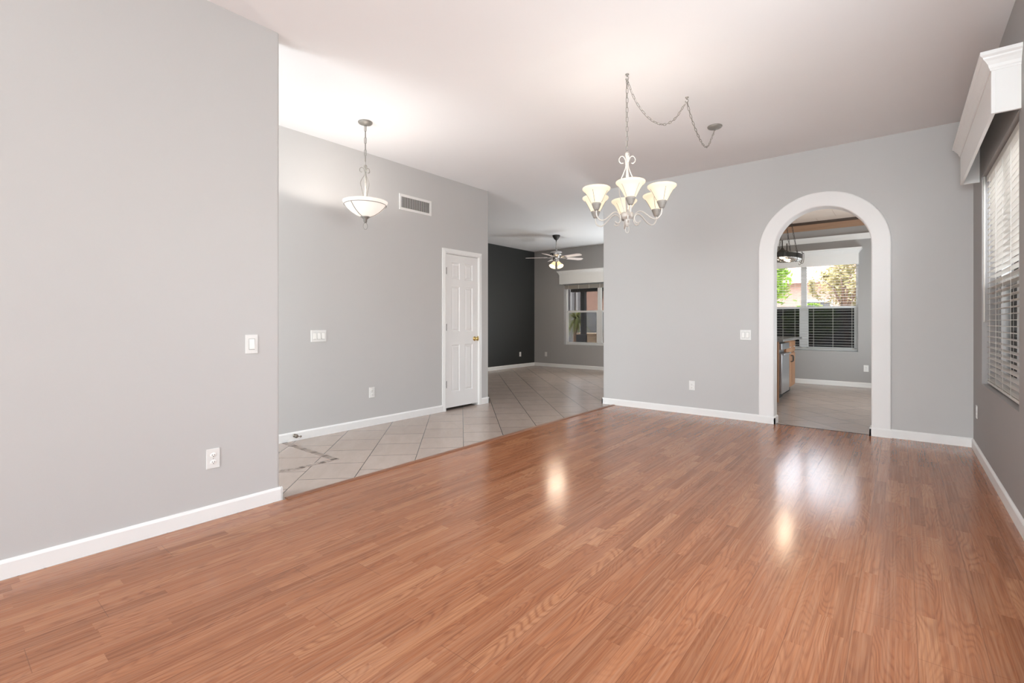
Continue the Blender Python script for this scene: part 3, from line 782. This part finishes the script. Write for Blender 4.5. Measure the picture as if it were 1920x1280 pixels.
# ------------------------------------------------------------------ chains
def resample(pts, step):
    pts = [Vector(p) for p in pts]; out = [pts[0]]; acc = 0
    for a, b in zip(pts, pts[1:]):
        L = (b - a).length; pos = step - acc
        while pos <= L: out.append(a.lerp(b, pos / L)); pos += step
        acc = (acc + L) % step
    return out
def smooth(pts, n=8):
    P = [Vector(p) for p in pts]; P = [P[0] * 2 - P[1]] + P + [P[-1] * 2 - P[-2]]; out = []
    for i in range(1, len(P) - 2):
        for k in range(n):
            t = k / n; a, b, c, d = P[i - 1], P[i], P[i + 1], P[i + 2]
            out.append(.5 * ((2 * b) + (c - a) * t + (2 * a - 5 * b + 4 * c - d) * t * t + (3 * b - a - 3 * c + d) * t ** 3))
    out.append(P[-2]); return out
def chain(mb, pts, link=.04, width=.019, wire=.0022):
    st = link - 2.4 * wire
    q = resample(pts, st)
    for i, (a, b) in enumerate(zip(q, q[1:])):
        t = (b - a).normalized(); c = (a + b) / 2
        u = t.orthogonal() if abs(t.z) > .95 else t.cross(Vector((0, 0, 1)))
        u.normalize()
        if abs(t.z) > .95: u = Vector((.6, -.8, 0)); u = (u - t * u.dot(t)).normalized()
        v = t.cross(u)
        d = u if i % 2 else v
        hl, hw = link / 2 - width / 2, width / 2 - wire
        loop = [c + t * (hl * (1 if math.cos(w_) >= 0 else -1)) + t * (hw * math.cos(w_)) + d * (hw * math.sin(w_)) for w_ in [2 * PI * k / 14 + .01 for k in range(14)]]
        mb.tube(loop, wire, 5, closed=True)
def spiral_wire(f, rz): return [f(r_, z_) for r_, z_ in rz]

# ------------------------------------------------------------------ pendant
PX, PY = -3.927, 2.655
pd = thing('pendant_light', 'bowl pendant light on a chain in the foyer, frosted glass lit', 'pendant light', (PX, PY, H))
P0 = (PX, PY, 0)
MB().lathe([(0, H), (.066, H), (.066, H - .006), (.058, H - .016), (.03, H - .026), (.010, H - .032), (0, H - .032)], P0, 28).build('canopy', 'pewter', pd)
mb = MB(); chain(mb, [(PX, PY, H - .03), (PX, PY, 2.635)], .064, .024, .0028); mb.build('chain', 'pewter', pd)
mb = MB(); mb.tube([(PX + .004, PY, H - .03), (PX - .004, PY + .004, 2.85), (PX + .003, PY, 2.63)], .0022, 6); mb.build('cord', 'pewter', pd)
MB().lathe([(0, 2.645), (.012, 2.64), (.017, 2.632), (.017, 2.605), (.010, 2.598), (.0065, 2.59), (.0065, 2.27), (0, 2.27)], P0, 16).build('stem', 'pewter', pd)
def cage_wire(cx, cy, az, rz, rad):
    ca, sa = math.cos(az), math.sin(az)
    pts = smooth([(cx + r_ * ca, cy + r_ * sa, z_) for r_, z_ in rz], 6)
    return MB().tube(pts, rad, 7)
prz = [(.030, 2.575), (.046, 2.578), (.054, 2.592), (.048, 2.612), (.030, 2.618), (.014, 2.602), (.006, 2.568), (.010, 2.545), (.028, 2.515), (.045, 2.475), (.036, 2.42), (.022, 2.36), (.014, 2.30), (.010, 2.27)]
for k in range(3): cage_wire(PX, PY, math.radians(-20 + 120 * k), prz, .0036).build('scroll', 'pewter', pd)
bp = [(.0, 2.150), (.04, 2.152), (.085, 2.170), (.125, 2.196), (.160, 2.228), (.188, 2.262), (.203, 2.286), (.206, 2.296)]
bpi = [(max(0, r_ - .004), z_ + .004) for r_, z_ in bp[::-1]]
MB().lathe(bp + bpi[1:], P0, 40).build('glass_bowl', 'bowl', pd)
mb = MB(); rr = .1925
mb.tube([(PX + rr * math.cos(2 * PI * k / 40), PY + rr * math.sin(2 * PI * k / 40), 2.262) for k in range(40)], .003, 6, closed=True)
for k in range(3):
    az = math.radians(-75 + 120 * k)
    mb.tube([(PX + (r_ + .003) * math.cos(az), PY + (r_ + .003) * math.sin(az), z_) for r_, z_ in [(.192, 2.262)] + bp[5:0:-1]], .003, 6)
mb.build('wire_frame', 'pewter', pd)
mb = MB(); mb.lathe([(0, 2.158), (.044, 2.156), (.046, 2.150), (.030, 2.140), (.018, 2.128), (.016, 2.104), (.010, 2.098), (0, 2.096)], P0, 20)
mb.tube([(PX + .019 * math.cos(t) * .56, PY + .019 * math.cos(t) * .83, 2.066 + .032 * math.sin(t)) for t in [2 * PI * k / 18 for k in range(18)]], .0026, 6, closed=True)
mb.build('finial', 'pewter', pd)
light('pendant_lamp', 'POINT', (PX, PY, 2.262), (0, 0, 0), 10, (1, .94, .88), radius=.03)

# ------------------------------------------------------------------ chandelier
CX, CY = -1.62, 3.393
ch = thing('chandelier', 'six-shade white scroll chandelier hung from a swagged chain', 'chandelier', (CX, CY, H))
K1, K2, K3 = Vector((CX, CY, H)), Vector((-1.396, 4.054, H)), Vector((-1.397, 4.829, H))
for k in (K1, K2):
    mb = MB(); mb.lathe([(0, 0), (.014, 0), (.014, -.005), (.006, -.010), (.005, -.02), (0, -.02)], k, 14)
    mb.tube([k + Vector((.012 * math.sin(t), 0, -.033 + .014 * math.cos(t))) for t in [2 * PI * i / 12 * .8 for i in range(13)]], .0025, 6); mb.build('ceiling_hook', 'pewter', ch)
mb = MB(); mb.lathe([(0, 0), (.067, 0), (.067, -.006), (.058, -.016), (.03, -.024), (.010, -.03), (.008, -.04), (0, -.04)], K3, 28); mb.build('canopy', 'pewter', ch)
sw1 = [(0, 3.0), (.06, 2.93), (.149, 2.850), (.30, 2.778), (.447, 2.748), (.611, 2.756), (.788, 2.832), (.912, 2.935), (1.0, 3.008)]
sw2 = [(0, 3.0), (.166, 2.893), (.40, 2.80), (.60, 2.765), (.74, 2.80), (.87, 2.90), (1, 3.006)]
up1 = [(CX, CY, 3.01), (CX, CY, 2.44)]
s1 = smooth([(K1.x + (K2.x - K1.x) * t, K1.y + (K2.y - K1.y) * t, z) for t, z in sw1], 6)
s2 = smooth([(K2.x + (K3.x - K2.x) * t, K2.y + (K3.y - K2.y) * t, z) for t, z in sw2], 6)
mb = MB(); chain(mb, up1, .042, .019, .0023); mb.build('chain', 'pewter', ch)
mb = MB(); chain(mb, s1, .042, .019, .0023); mb.build('chain', 'pewter', ch)
mb = MB(); chain(mb, s2, .042, .019, .0023); mb.build('chain', 'pewter', ch)
mb = MB(); off = Vector((-.012, .006, 0))
mb.tube([Vector(p) + off * .6 for p in [(CX, CY, 2.40), (CX - .004, CY, 2.7), (CX, CY, 3.0)]] + [p + Vector((.004, 0, .004)) for p in s1[3:]] + [p + Vector((.004, 0, .003)) for p in s2[3:]], .0024, 6); mb.build('cord', 'nickel', ch)
C0 = (CX, CY, 0)
MB().lathe([(0, 2.452), (.010, 2.450), (.0165, 2.442), (.0165, 2.424), (.013, 2.420), (.013, 2.408), (.0075, 2.40), (.0075, 2.0), (.016, 1.995), (.046, 1.99), (.048, 1.975), (.050, 1.962), (.046, 1.952), (.024, 1.944), (.021, 1.935), (.021, 1.905), (.013, 1.90), (.013, 1.888), (0, 1.886)], C0, 20).build('stem', 'nickel', ch)
crz = [(.030, 2.370), (.044, 2.368), (.058, 2.380), (.060, 2.402), (.046, 2.420), (.028, 2.418), (.014, 2.395), (.009, 2.365), (.013, 2.33), (.030, 2.285), (.052, 2.23), (.060, 2.17), (.050, 2.10), (.032, 2.04), (.022, 1.99)]
CA = math.atan2(CY - 0, CX - 0)           # azimuth of the viewing direction
for k in range(4): cage_wire(CX, CY, CA - PI / 2 + math.radians(12 + 90 * k), crz, .0042).build('scroll', 'nickel', ch)
arz = [(.27, 1.992), (.268, 1.955), (.252, 1.928), (.225, 1.916), (.195, 1.925), (.165, 1.948), (.135, 1.974), (.108, 1.988), (.082, 1.984), (.064, 1.966), (.058, 1.942), (.064, 1.918), (.080, 1.905), (.098, 1.908), (.108, 1.920)]
shp = [(.031, 2.036), (.038, 2.044), (.048, 2.064), (.060, 2.088), (.073, 2.110), (.083, 2.124), (.095, 2.133), (.102, 2.142), (.102, 2.151), (.094, 2.156)]
for k in range(6):
    az = CA + PI + math.radians(5 + 60 * k); ca, sa = math.cos(az), math.sin(az)
    ar = cage_wire(CX, CY, az, arz, .0052).build('arm', 'nickel', ch)
    c0 = (CX + .27 * ca, CY + .27 * sa, 0)
    MB().lathe([(0, 1.985), (.014, 1.987), (.020, 1.993), (.023, 2.004), (.027, 2.008), (.027, 2.016), (.031, 2.019), (.031, 2.027), (.035, 2.030), (.035, 2.040), (.030, 2.042), (0, 2.042)], c0, 20).build('cup', 'cup_metal', ar)
    inn = [(max(0, r_ - .004), z_ + .003) for r_, z_ in shp[::-1]]
    sh = MB().lathe(shp + inn[1:], c0, 28).build('lamp_shade', 'shade', ch)
    mb = MB()
    for j in range(4):
        a2 = az + math.radians(40 + 90 * j)
        mb.tube([(c0[0] + (r_ + .002) * math.cos(a2), c0[1] + (r_ + .002) * math.sin(a2), z_) for r_, z_ in shp[1:6]], .0016, 4)
    mb.tube([(c0[0] + .087 * math.cos(2 * PI * i / 28), c0[1] + .087 * math.sin(2 * PI * i / 28), 2.1315) for i in range(28)], .0016, 4, closed=True)
    mb.build('shade_wire', 'pewter', sh)
    light('chandelier_lamp', 'POINT', (c0[0], c0[1], 2.115), (0, 0, 0), 1.3, (1, .95, .90), radius=.02)
mb = MB()
mb.tube([(CX + .015 * math.cos(t) * .8, CY + .015 * math.cos(t) * .5, 1.866 + .028 * math.sin(t)) for t in [2 * PI * k / 16 for k in range(16)]], .0026, 6, closed=True)
mb.build('finial_ring', 'nickel', ch)

# ------------------------------------------------------------------ ceiling fan
GX, GY = -5.816, 8.712
fn = thing('ceiling_fan', 'five-blade brushed nickel ceiling fan with lit bell shades in the back room', 'ceiling fan', (GX, GY, H))
G0 = (GX, GY, 0)
MB().lathe([(0, H), (.082, H), (.082, H - .02), (.070, H - .045), (.045, H - .085), (.022, H - .105), (0, H - .105)], G0, 24).build('canopy', 'darkmetal', fn)
mb = MB(); mb.tube([(GX, GY, H - .1), (GX, GY, 2.70)], .012, 10); mb.lathe([(0, 2.735), (.024, 2.735), (.024, 2.70), (0, 2.70)], G0, 14); mb.build('down_rod', 'chrome', fn)
MB().lathe([(0, 2.70), (.06, 2.698), (.115, 2.688), (.126, 2.672), (.126, 2.618), (.110, 2.600), (.075, 2.59), (.07, 2.54), (.062, 2.50), (.075, 2.485), (.07, 2.455), (.03, 2.44), (0, 2.44)], G0, 32).build('motor_housing', 'chrome', fn)
VA = math.atan2(GY, GX)
lat = VA - PI / 2                         # azimuth of image-right at the fan
for k in range(5):
    az = lat + math.radians(175 + 72 * k)
    R = Matrix.Rotation(az, 4, 'Z') @ Matrix.Rotation(math.radians(-12), 4, 'X')
    o = Vector((GX, GY, 2.565))
    mb = MB()
    poly = [(.20, -.05), (.24, -.058), (.60, -.068), (.665, -.045), (.672, 0), (.665, .045), (.60, .068), (.24, .058), (.20, .05)]
    mb.prism(poly, lambda a, b: o + R @ Vector((a, b, -.003)), lambda a, b: o + R @ Vector((a, b, .003)))
    bl = mb.build('fan_blade', 'blade', fn)
    mb = MB(); mb.prism([(.07, -.014), (.16, -.018), (.22, -.04), (.27, -.03), (.27, .03), (.22, .04), (.16, .018), (.07, .014)], lambda a, b: o + R @ Vector((a, b, -.012)), lambda a, b: o + R @ Vector((a, b, -.0045)))
    mb.build('blade_iron', 'chrome', bl)
for k in range(4):
    az = lat + math.radians(45 + 90 * k)
    ca, sa = math.cos(az), math.sin(az)
    D = Vector((ca * .55, sa * .55, -.83)).normalized(); U = Vector((-sa, ca, 0)); V = D.cross(U)
    b0 = Vector((GX + ca * .055, GY + sa * .055, 2.465))
    mb = MB(); mb.lathe([(.020, 0), (.028, .01), (.036, .035), (.048, .075), (.066, .115), (.072, .125), (.068, .125), (.044, .075), (.030, .03), (.018, .004)], (0, 0, 0), 20, T=lambda q: b0 + U * q.x + V * q.y + D * q.z)
    sh = mb.build('lamp_shade', 'fanshade', fn)
    mb = MB(); mb.lathe([(0, -.03), (.016, -.03), (.022, -.005), (.024, .012), (0, .012)], (0, 0, 0), 14, T=lambda q: b0 + U * q.x + V * q.y + D * q.z); mb.build('socket', 'chrome', sh)
    mb = MB(); q = b0 + D * .075; mb.sphere(q, .024, 12); mb.build('bulb', 'bulb', sh)
    q = b0 + D * .10
    light('fan_lamp', 'POINT', q, (0, 0, 0), 5.5, (1, .84, .66), radius=.06)
mb = MB()
for dx in (-.02, .02): mb.tube([(GX + dx, GY, 2.45), (GX + dx, GY, 2.30)], .0015, 5)
mb.build('pull_chain', 'chrome', fn)

# ------------------------------------------------------------------ kitchen island, dishwasher, worktop, pot rack
IX, IY0, IY1, IZ = -1.40, 7.84, 9.40, .88
isl = thing('kitchen_island', 'honey wood kitchen island cabinet seen through the arch', 'cabinet', (IX - .3, IY0, 0))
MB().box(IX - .9, IX + .02, IY0, IY0 + .03, 0, IZ, .002, 1).build('end_panel', 'honey', isl)
mb = MB(); mb.box(IX - .9, IX - .02, IY0 + .03, IY0 + .08, .1, IZ); mb.box(IX - .9, IX - .02, IY0 + .70, IY1, .1, IZ); mb.box(IX - .9, IX - .62, IY0 + .08, IY0 + .70, .1, IZ); mb.build('body', 'honey', isl)
MB().box(IX - .85, IX - .08, IY0 + .70, IY1 - .03, 0, .1).build('toe_kick', 'black', isl)
for j in range(2):
    ya = IY0 + .73 + j * .40; yb = ya + .385
    mb = MB(); mb.box(IX - .02, IX, ya, yb, .12, .66, .003, 1); mb.box(IX, IX + .004, ya + .06, yb - .06, .18, .60, .002, 1); d = mb.build('cabinet_door', 'honey', isl)
    mb = MB(); yh = yb - .03 if j == 0 else ya + .03; mb.tube(smooth([(IX, yh, .52), (IX + .03, yh, .53), (IX + .03, yh, .61), (IX, yh, .62)], 5), .006, 8); mb.build('door_handle', 'darkmetal', d)
    mb = MB(); mb.box(IX - .02, IX, ya, yb, .68, .85, .003, 1); d = mb.build('drawer', 'honey', isl)
    mb = MB(); mb.tube(smooth([(IX, ya + .13, .765), (IX + .028, ya + .15, .765), (IX + .028, yb - .15, .765), (IX, yb - .13, .765)], 5), .006, 8); mb.build('drawer_handle', 'chrome', d)
dw = thing('dishwasher', 'stainless steel dishwasher built into the end of the island', 'dishwasher', (IX, IY0 + .4, .02))
MB().box(IX - .60, IX - .03, IY0 + .085, IY0 + .695, .1, .86).build('tub', 'stainless_dark', dw)
mb = MB(); mb.box(IX - .03, IX + .045, IY0 + .088, IY0 + .692, .11, .70, .006, 2); mb.build('door_panel', 'stainless', dw)
mb = MB(); mb.box(IX - .03, IX + .045, IY0 + .088, IY0 + .692, .755, .85, .006, 2); mb.build('control_panel', 'stainless', dw)
mb = MB(); mb.box(IX + .045, IX + .075, IY0 + .11, IY0 + .67, .675, .70, .006, 2); mb.build('handle_bar', 'stainless', dw)
MB().box(IX - .55, IX - .05, IY0 + .085, IY0 + .695, 0, .1).build('toe_panel', 'black', dw)
ct = MB().box(IX - .95, IX + .09, IY0 - .06, IY1 + .04, IZ, IZ + .035, .006, 2).build('countertop', 'granite')
tag(ct, 'speckled granite worktop lying on the wooden island', 'worktop')

RX, RY, RZ = -1.41, 8.42, 2.16
pk = thing('pot_rack', 'dark oval hanging pot rack with two lamps and a wire grid in the kitchen', 'pot rack', (RX, RY, RZ))
ra, rb_ = .24, .42
mb = MB()
el = [(RX + ra * math.cos(t), RY + rb_ * math.sin(t)) for t in [2 * PI * k / 48 for k in range(48)]]
for (a, b) in zip(el, el[1:] + el[:1]):
    for (z0, z1) in ((RZ - .035, RZ + .035),):
        mb.quad((a[0], a[1], z0), (b[0], b[1], z0), (b[0], b[1], z1), (a[0], a[1], z1))
bmesh.ops.remove_doubles(mb.bm, verts=mb.bm.verts[:], dist=1e-5)
ge = bmesh.ops.solidify(mb.bm, geom=mb.bm.faces[:], thickness=.006)
mb.build('rim_band', 'darkmetal', pk)
mb = MB()
for i in range(9):
    y = RY - rb_ * .9 + rb_ * 1.8 * i / 8; hw = ra * math.sqrt(max(0, 1 - ((y - RY) / rb_) ** 2)); mb.tube([(RX - hw, y, RZ - .03), (RX + hw, y, RZ - .03)], .005, 6)
for j in (-.08, .08): hw = rb_ * math.sqrt(1 - (j / ra) ** 2); mb.tube([(RX + j, RY - hw, RZ - .03), (RX + j, RY + hw, RZ - .03)], .005, 6)
mb.build('wire_grid', 'chrome', pk)
for sx in (-1, 1):
    x, yl = RX + .01, RY + sx * .19
    mb = MB(); mb.lathe([(.02, .12), (.03, .10), (.065, .07), (.07, -.01), (.066, -.01), (.06, .065), (.0, .10)], (x, yl, RZ), 18); mb.tube([(x, yl, RZ + .1), (x, yl, RZ + .24)], .008, 8)
    ls = mb.build('lamp_housing', 'darkmetal', pk)
    MB().sphere((x, yl, RZ + .005), .045, 14).build('bulb', 'bulb', ls)
    light('pot_rack_lamp', 'POINT', (x, yl, RZ - .06), (0, 0, 0), 3.5, (1, .82, .62), radius=.06)
for sx in (-1, 1):
    for sy in (-1, 1):
        mb = MB(); chain(mb, [(RX + sx * .14, RY + sy * .33, RZ + .03), (RX + sx * .02, RY + sy * .22, H - .03)], .05, .022, .003); mb.build('hanging_chain', 'darkmetal', pk)
for sx in (-1, 1):
    mb = MB(); mb.lathe([(0, H - .006), (.02, H - .006), (.02, H - .014), (.006, H - .022), (.005, H - .04), (0, H - .04)], (RX, RY + sx * .22, 0), 12); mb.build('ceiling_hook', 'darkmetal', pk)
for i, (hx, hy) in enumerate(((.20, -.22), (.24, -.05), (.235, .12), (.18, .28), (.05, -.41))):
    mb = MB(); x, y = RX + hx, RY + hy
    mb.tube(smooth([(x, y, RZ + .05), (x + .01, y, RZ + .06), (x + .014, y, RZ + .03), (x + .01, y, RZ - .07), (x - .01, y, RZ - .10), (x - .025, y, RZ - .08)], 4), .004, 6); mb.build('pot_hook', 'darkmetal', pk)

# ------------------------------------------------------------------ outdoors
struct(MB().box(-45, 30, YB + .2, 70, -.25, -.15).build('ground', 'gravel'), 'desert gravel yard outside the windows', 'ground')
struct(MB().box(1.31, 14, -20, YB + .2, -.25, -.15).build('ground_side', 'gravel'), 'gravel strip outside the shaded wall', 'ground')
struct(MB().box(-24, 6, 16.5, 16.7, -.15, 1.62).build('wall_yard', 'block'), 'grey block wall at the end of the yard', 'wall')
struct(MB().box(2.6, 2.8, -8, 16.5, -.15, 1.75).build('wall_side', 'sideblock'), 'tan block wall along the side yard', 'wall')
# hills
mb = MB(); gv = {}
for i in range(41):
    for j in range(9):
        x = -60 + 3.0 * i; y = 52 + j * 4.0
        z = -.3 + (math.sin(j / 8 * PI) ** .8) * (4.2 + 2.0 * math.sin(i * .37) + 1.0 * math.sin(i * .9 + 1)) + random.uniform(-.25, .25) * (j > 0)
        gv[i, j] = mb.bm.verts.new((x, y, z))
for i in range(40):
    for j in range(8): mb.bm.faces.new((gv[i, j], gv[i + 1, j], gv[i + 1, j + 1], gv[i, j + 1]))
struct(mb.build('hills', 'hill'), 'tan desert hills beyond the yard', 'hill')

def tree(name, label, cat, x, y, h0, rx, rz, mat, n, leaf, seed, ry=None):
    rnd = random.Random(seed); ry = ry or rx
    t = thing(name, label, cat, (x, y, -.15))
    mb = MB(); mb.tube(smooth([(x, y, -.16), (x + .05, y, h0 * .4), (x - .03, y + .03, h0), (x + .02, y, h0 + rz * .5)], 4), [.07] * 4 + [.06] * 4 + [.045] * 4 + [.03], 8)
    for k in range(6):
        a = rnd.uniform(0, 2 * PI); mb.tube([(x, y, h0 * .8), (x + rx * .4 * math.cos(a), y + ry * .4 * math.sin(a), h0 + rz * .3), (x + rx * .75 * math.cos(a), y + ry * .75 * math.sin(a), h0 + rz * rnd.uniform(.1, .7))], [.035, .022, .01], 6)
    mb.build('trunk', 'bark', t)
    mb = MB()
    cl = [(rnd.gauss(0, .45), rnd.gauss(0, .45), rnd.gauss(0, .45)) for _ in range(26)]
    for _ in range(n):
        c = rnd.choice(cl); d = [c[i] + rnd.gauss(0, .2) for i in range(3)]
        L = math.sqrt(sum(v * v for v in d))
        if L > 1.08: d = [v / L for v in d]
        p = Vector((x + d[0] * rx, y + d[1] * ry, h0 + rz * .55 + d[2] * rz))
        a = Vector((rnd.gauss(0, 1), rnd.gauss(0, 1), rnd.gauss(0, .6))).normalized(); b = a.orthogonal().normalized()
        s = leaf * rnd.uniform(.6, 1.3)
        mb.quad(p - a * s, p - b * s * .45, p + a * s, p + b * s * .45)
    mb.build('foliage', mat, t)
    return t
tree('tree', 'bright lime green tree outside the kitchen window, above the island worktop', 'tree', -3.05, 15.4, 1.7, .85, .9, 'leaf_lime', 5200, .075, 3)
tree('tree', 'olive brown tree outside the kitchen window, in front of the tan house', 'tree', -1.15, 15.2, 1.8, .8, .85, 'leaf_olive', 3000, .06, 5)
tree('shrub', 'low green shrub at the foot of the yard wall outside the kitchen', 'shrub', -2.0, 15.9, .9, .7, .5, 'leaf_lime', 2200, .05, 8, .35)
# neighbour house behind the kitchen yard
hs = thing('house', 'tan stucco house with pinkish tile roof behind the yard wall', 'house', (-4, 27, -.15))
MB().box(-7.8, 4.5, 26, 34, -.15, 3.0).build('house_wall', 'stucco', hs)
mb = MB(); mb.prism([(25.4, 2.95), (34.6, 2.95), (30, 4.3)], lambda a, b: (-8.1, a, b), lambda a, b: (5, a, b)); mb.build('roof', 'rooftile', hs)
mb = MB(); mb.box(-3.6, -2.4, 25.95, 26.02, 1.0, 2.2); f = mb.build('house_window', 'vinyl', hs)
mb = MB(); mb.box(-3.5, -2.5, 25.93, 25.95, 1.1, 2.1); mb.build('house_pane', 'slot', f)
# outside the back room window
po = thing('patio_post', 'black square patio post with beam outside the back room window', 'post', (-7.78, 13.2, -.15))
MB().box(-7.85, -7.71, 13.13, 13.27, -.15, 2.35, .004, 1).build('post', 'post', po)
MB().box(-8.2, -6.2, 13.11, 13.29, 2.12, 2.35, .004, 1).build('beam', 'post', po)
MB().box(-7.95, -7.60, 13.02, 13.12, -.15, .78, .01, 1).build('base_box', 'post', po)
struct(MB().box(-13, -3.4, YB + .17, 13.5, 2.55, 2.72).build('patio_roof', 'paleblock'), 'flat patio cover outside the back room', 'roof')
pl = thing('stone_planter', 'low ledgestone wall with cap behind the patio post', 'planter', (-7.5, 14.2, -.15))
MB().box(-8.45, -5.6, 14.05, 14.35, -.15, .74).build('stone_face', 'stone', pl)
MB().box(-8.52, -5.53, 13.99, 14.41, .74, .80, .01, 1).build('stone_cap', 'stone', pl)
YX = -9.42
yu = thing('yucca', 'spiky drooping yucca in front of the grey yard wall', 'plant', (YX, 15.4, -.15))
mb = MB(); mb.tube([(YX, 15.4, -.16), (YX - .02, 15.4, .6), (YX + .02, 15.42, 1.3)], [.09, .08, .07], 10); mb.build('trunk', 'bark', yu)
mb = MB(); rnd = random.Random(4)
for k in range(190):
    a = rnd.uniform(0, 2 * PI); e = rnd.uniform(-.9, 1.0); L = rnd.uniform(.5, .8)
    d = Vector((math.cos(a) * math.cos(e), math.sin(a) * math.cos(e), math.sin(e))); sd = Vector((-math.sin(a), math.cos(a), 0)) * .016
    p0 = Vector((YX + .02, 15.42, 1.28)); p1 = p0 + d * L * .5; p2 = p0 + d * L - Vector((0, 0, .18 * L + .1))
    mb.quad(p0 - sd, p0 + sd, p1 + sd, p1 - sd); mb.quad(p1 - sd, p1 + sd, p2 + sd * .1, p2 - sd * .1)
mb.build('leaves', 'leaf_palm', yu)
h2 = thing('brick_house', 'reddish brick house with wall lantern beyond the grey yard wall', 'house', (-12, 22, -.15))
MB().box(-13.1, -8.4, 22, 27, -.15, 4.2).build('house_wall', 'brickhouse', h2)
mb = MB(); mb.box(-11.95, -11.85, 21.88, 22.0, 2.35, 2.75, .01, 1); mb.box(-11.99, -11.81, 21.84, 22.0, 2.75, 2.79); mb.build('wall_lantern', 'post', h2)
h3 = thing('pale_building', 'pale building with vertical ribs far beyond the yard wall', 'building', (-16, 24, -.15))
mb = MB(); mb.box(-20, -13.4, 24, 28, -.15, 4.5)
mb.build('building_wall', 'paleblock', h3)
for k in range(17):
    MB().box(-19.9 + k * .39, -19.74 + k * .39, 23.85, 24, 1.5, 4.4).build('rib', 'block', h3)
struct(MB().box(5.5, 11, -6, 24, -.15, 3.0).build('neighbour_wall', 'paleblock'), 'pale side of the next building outside the shaded wall', 'wall')
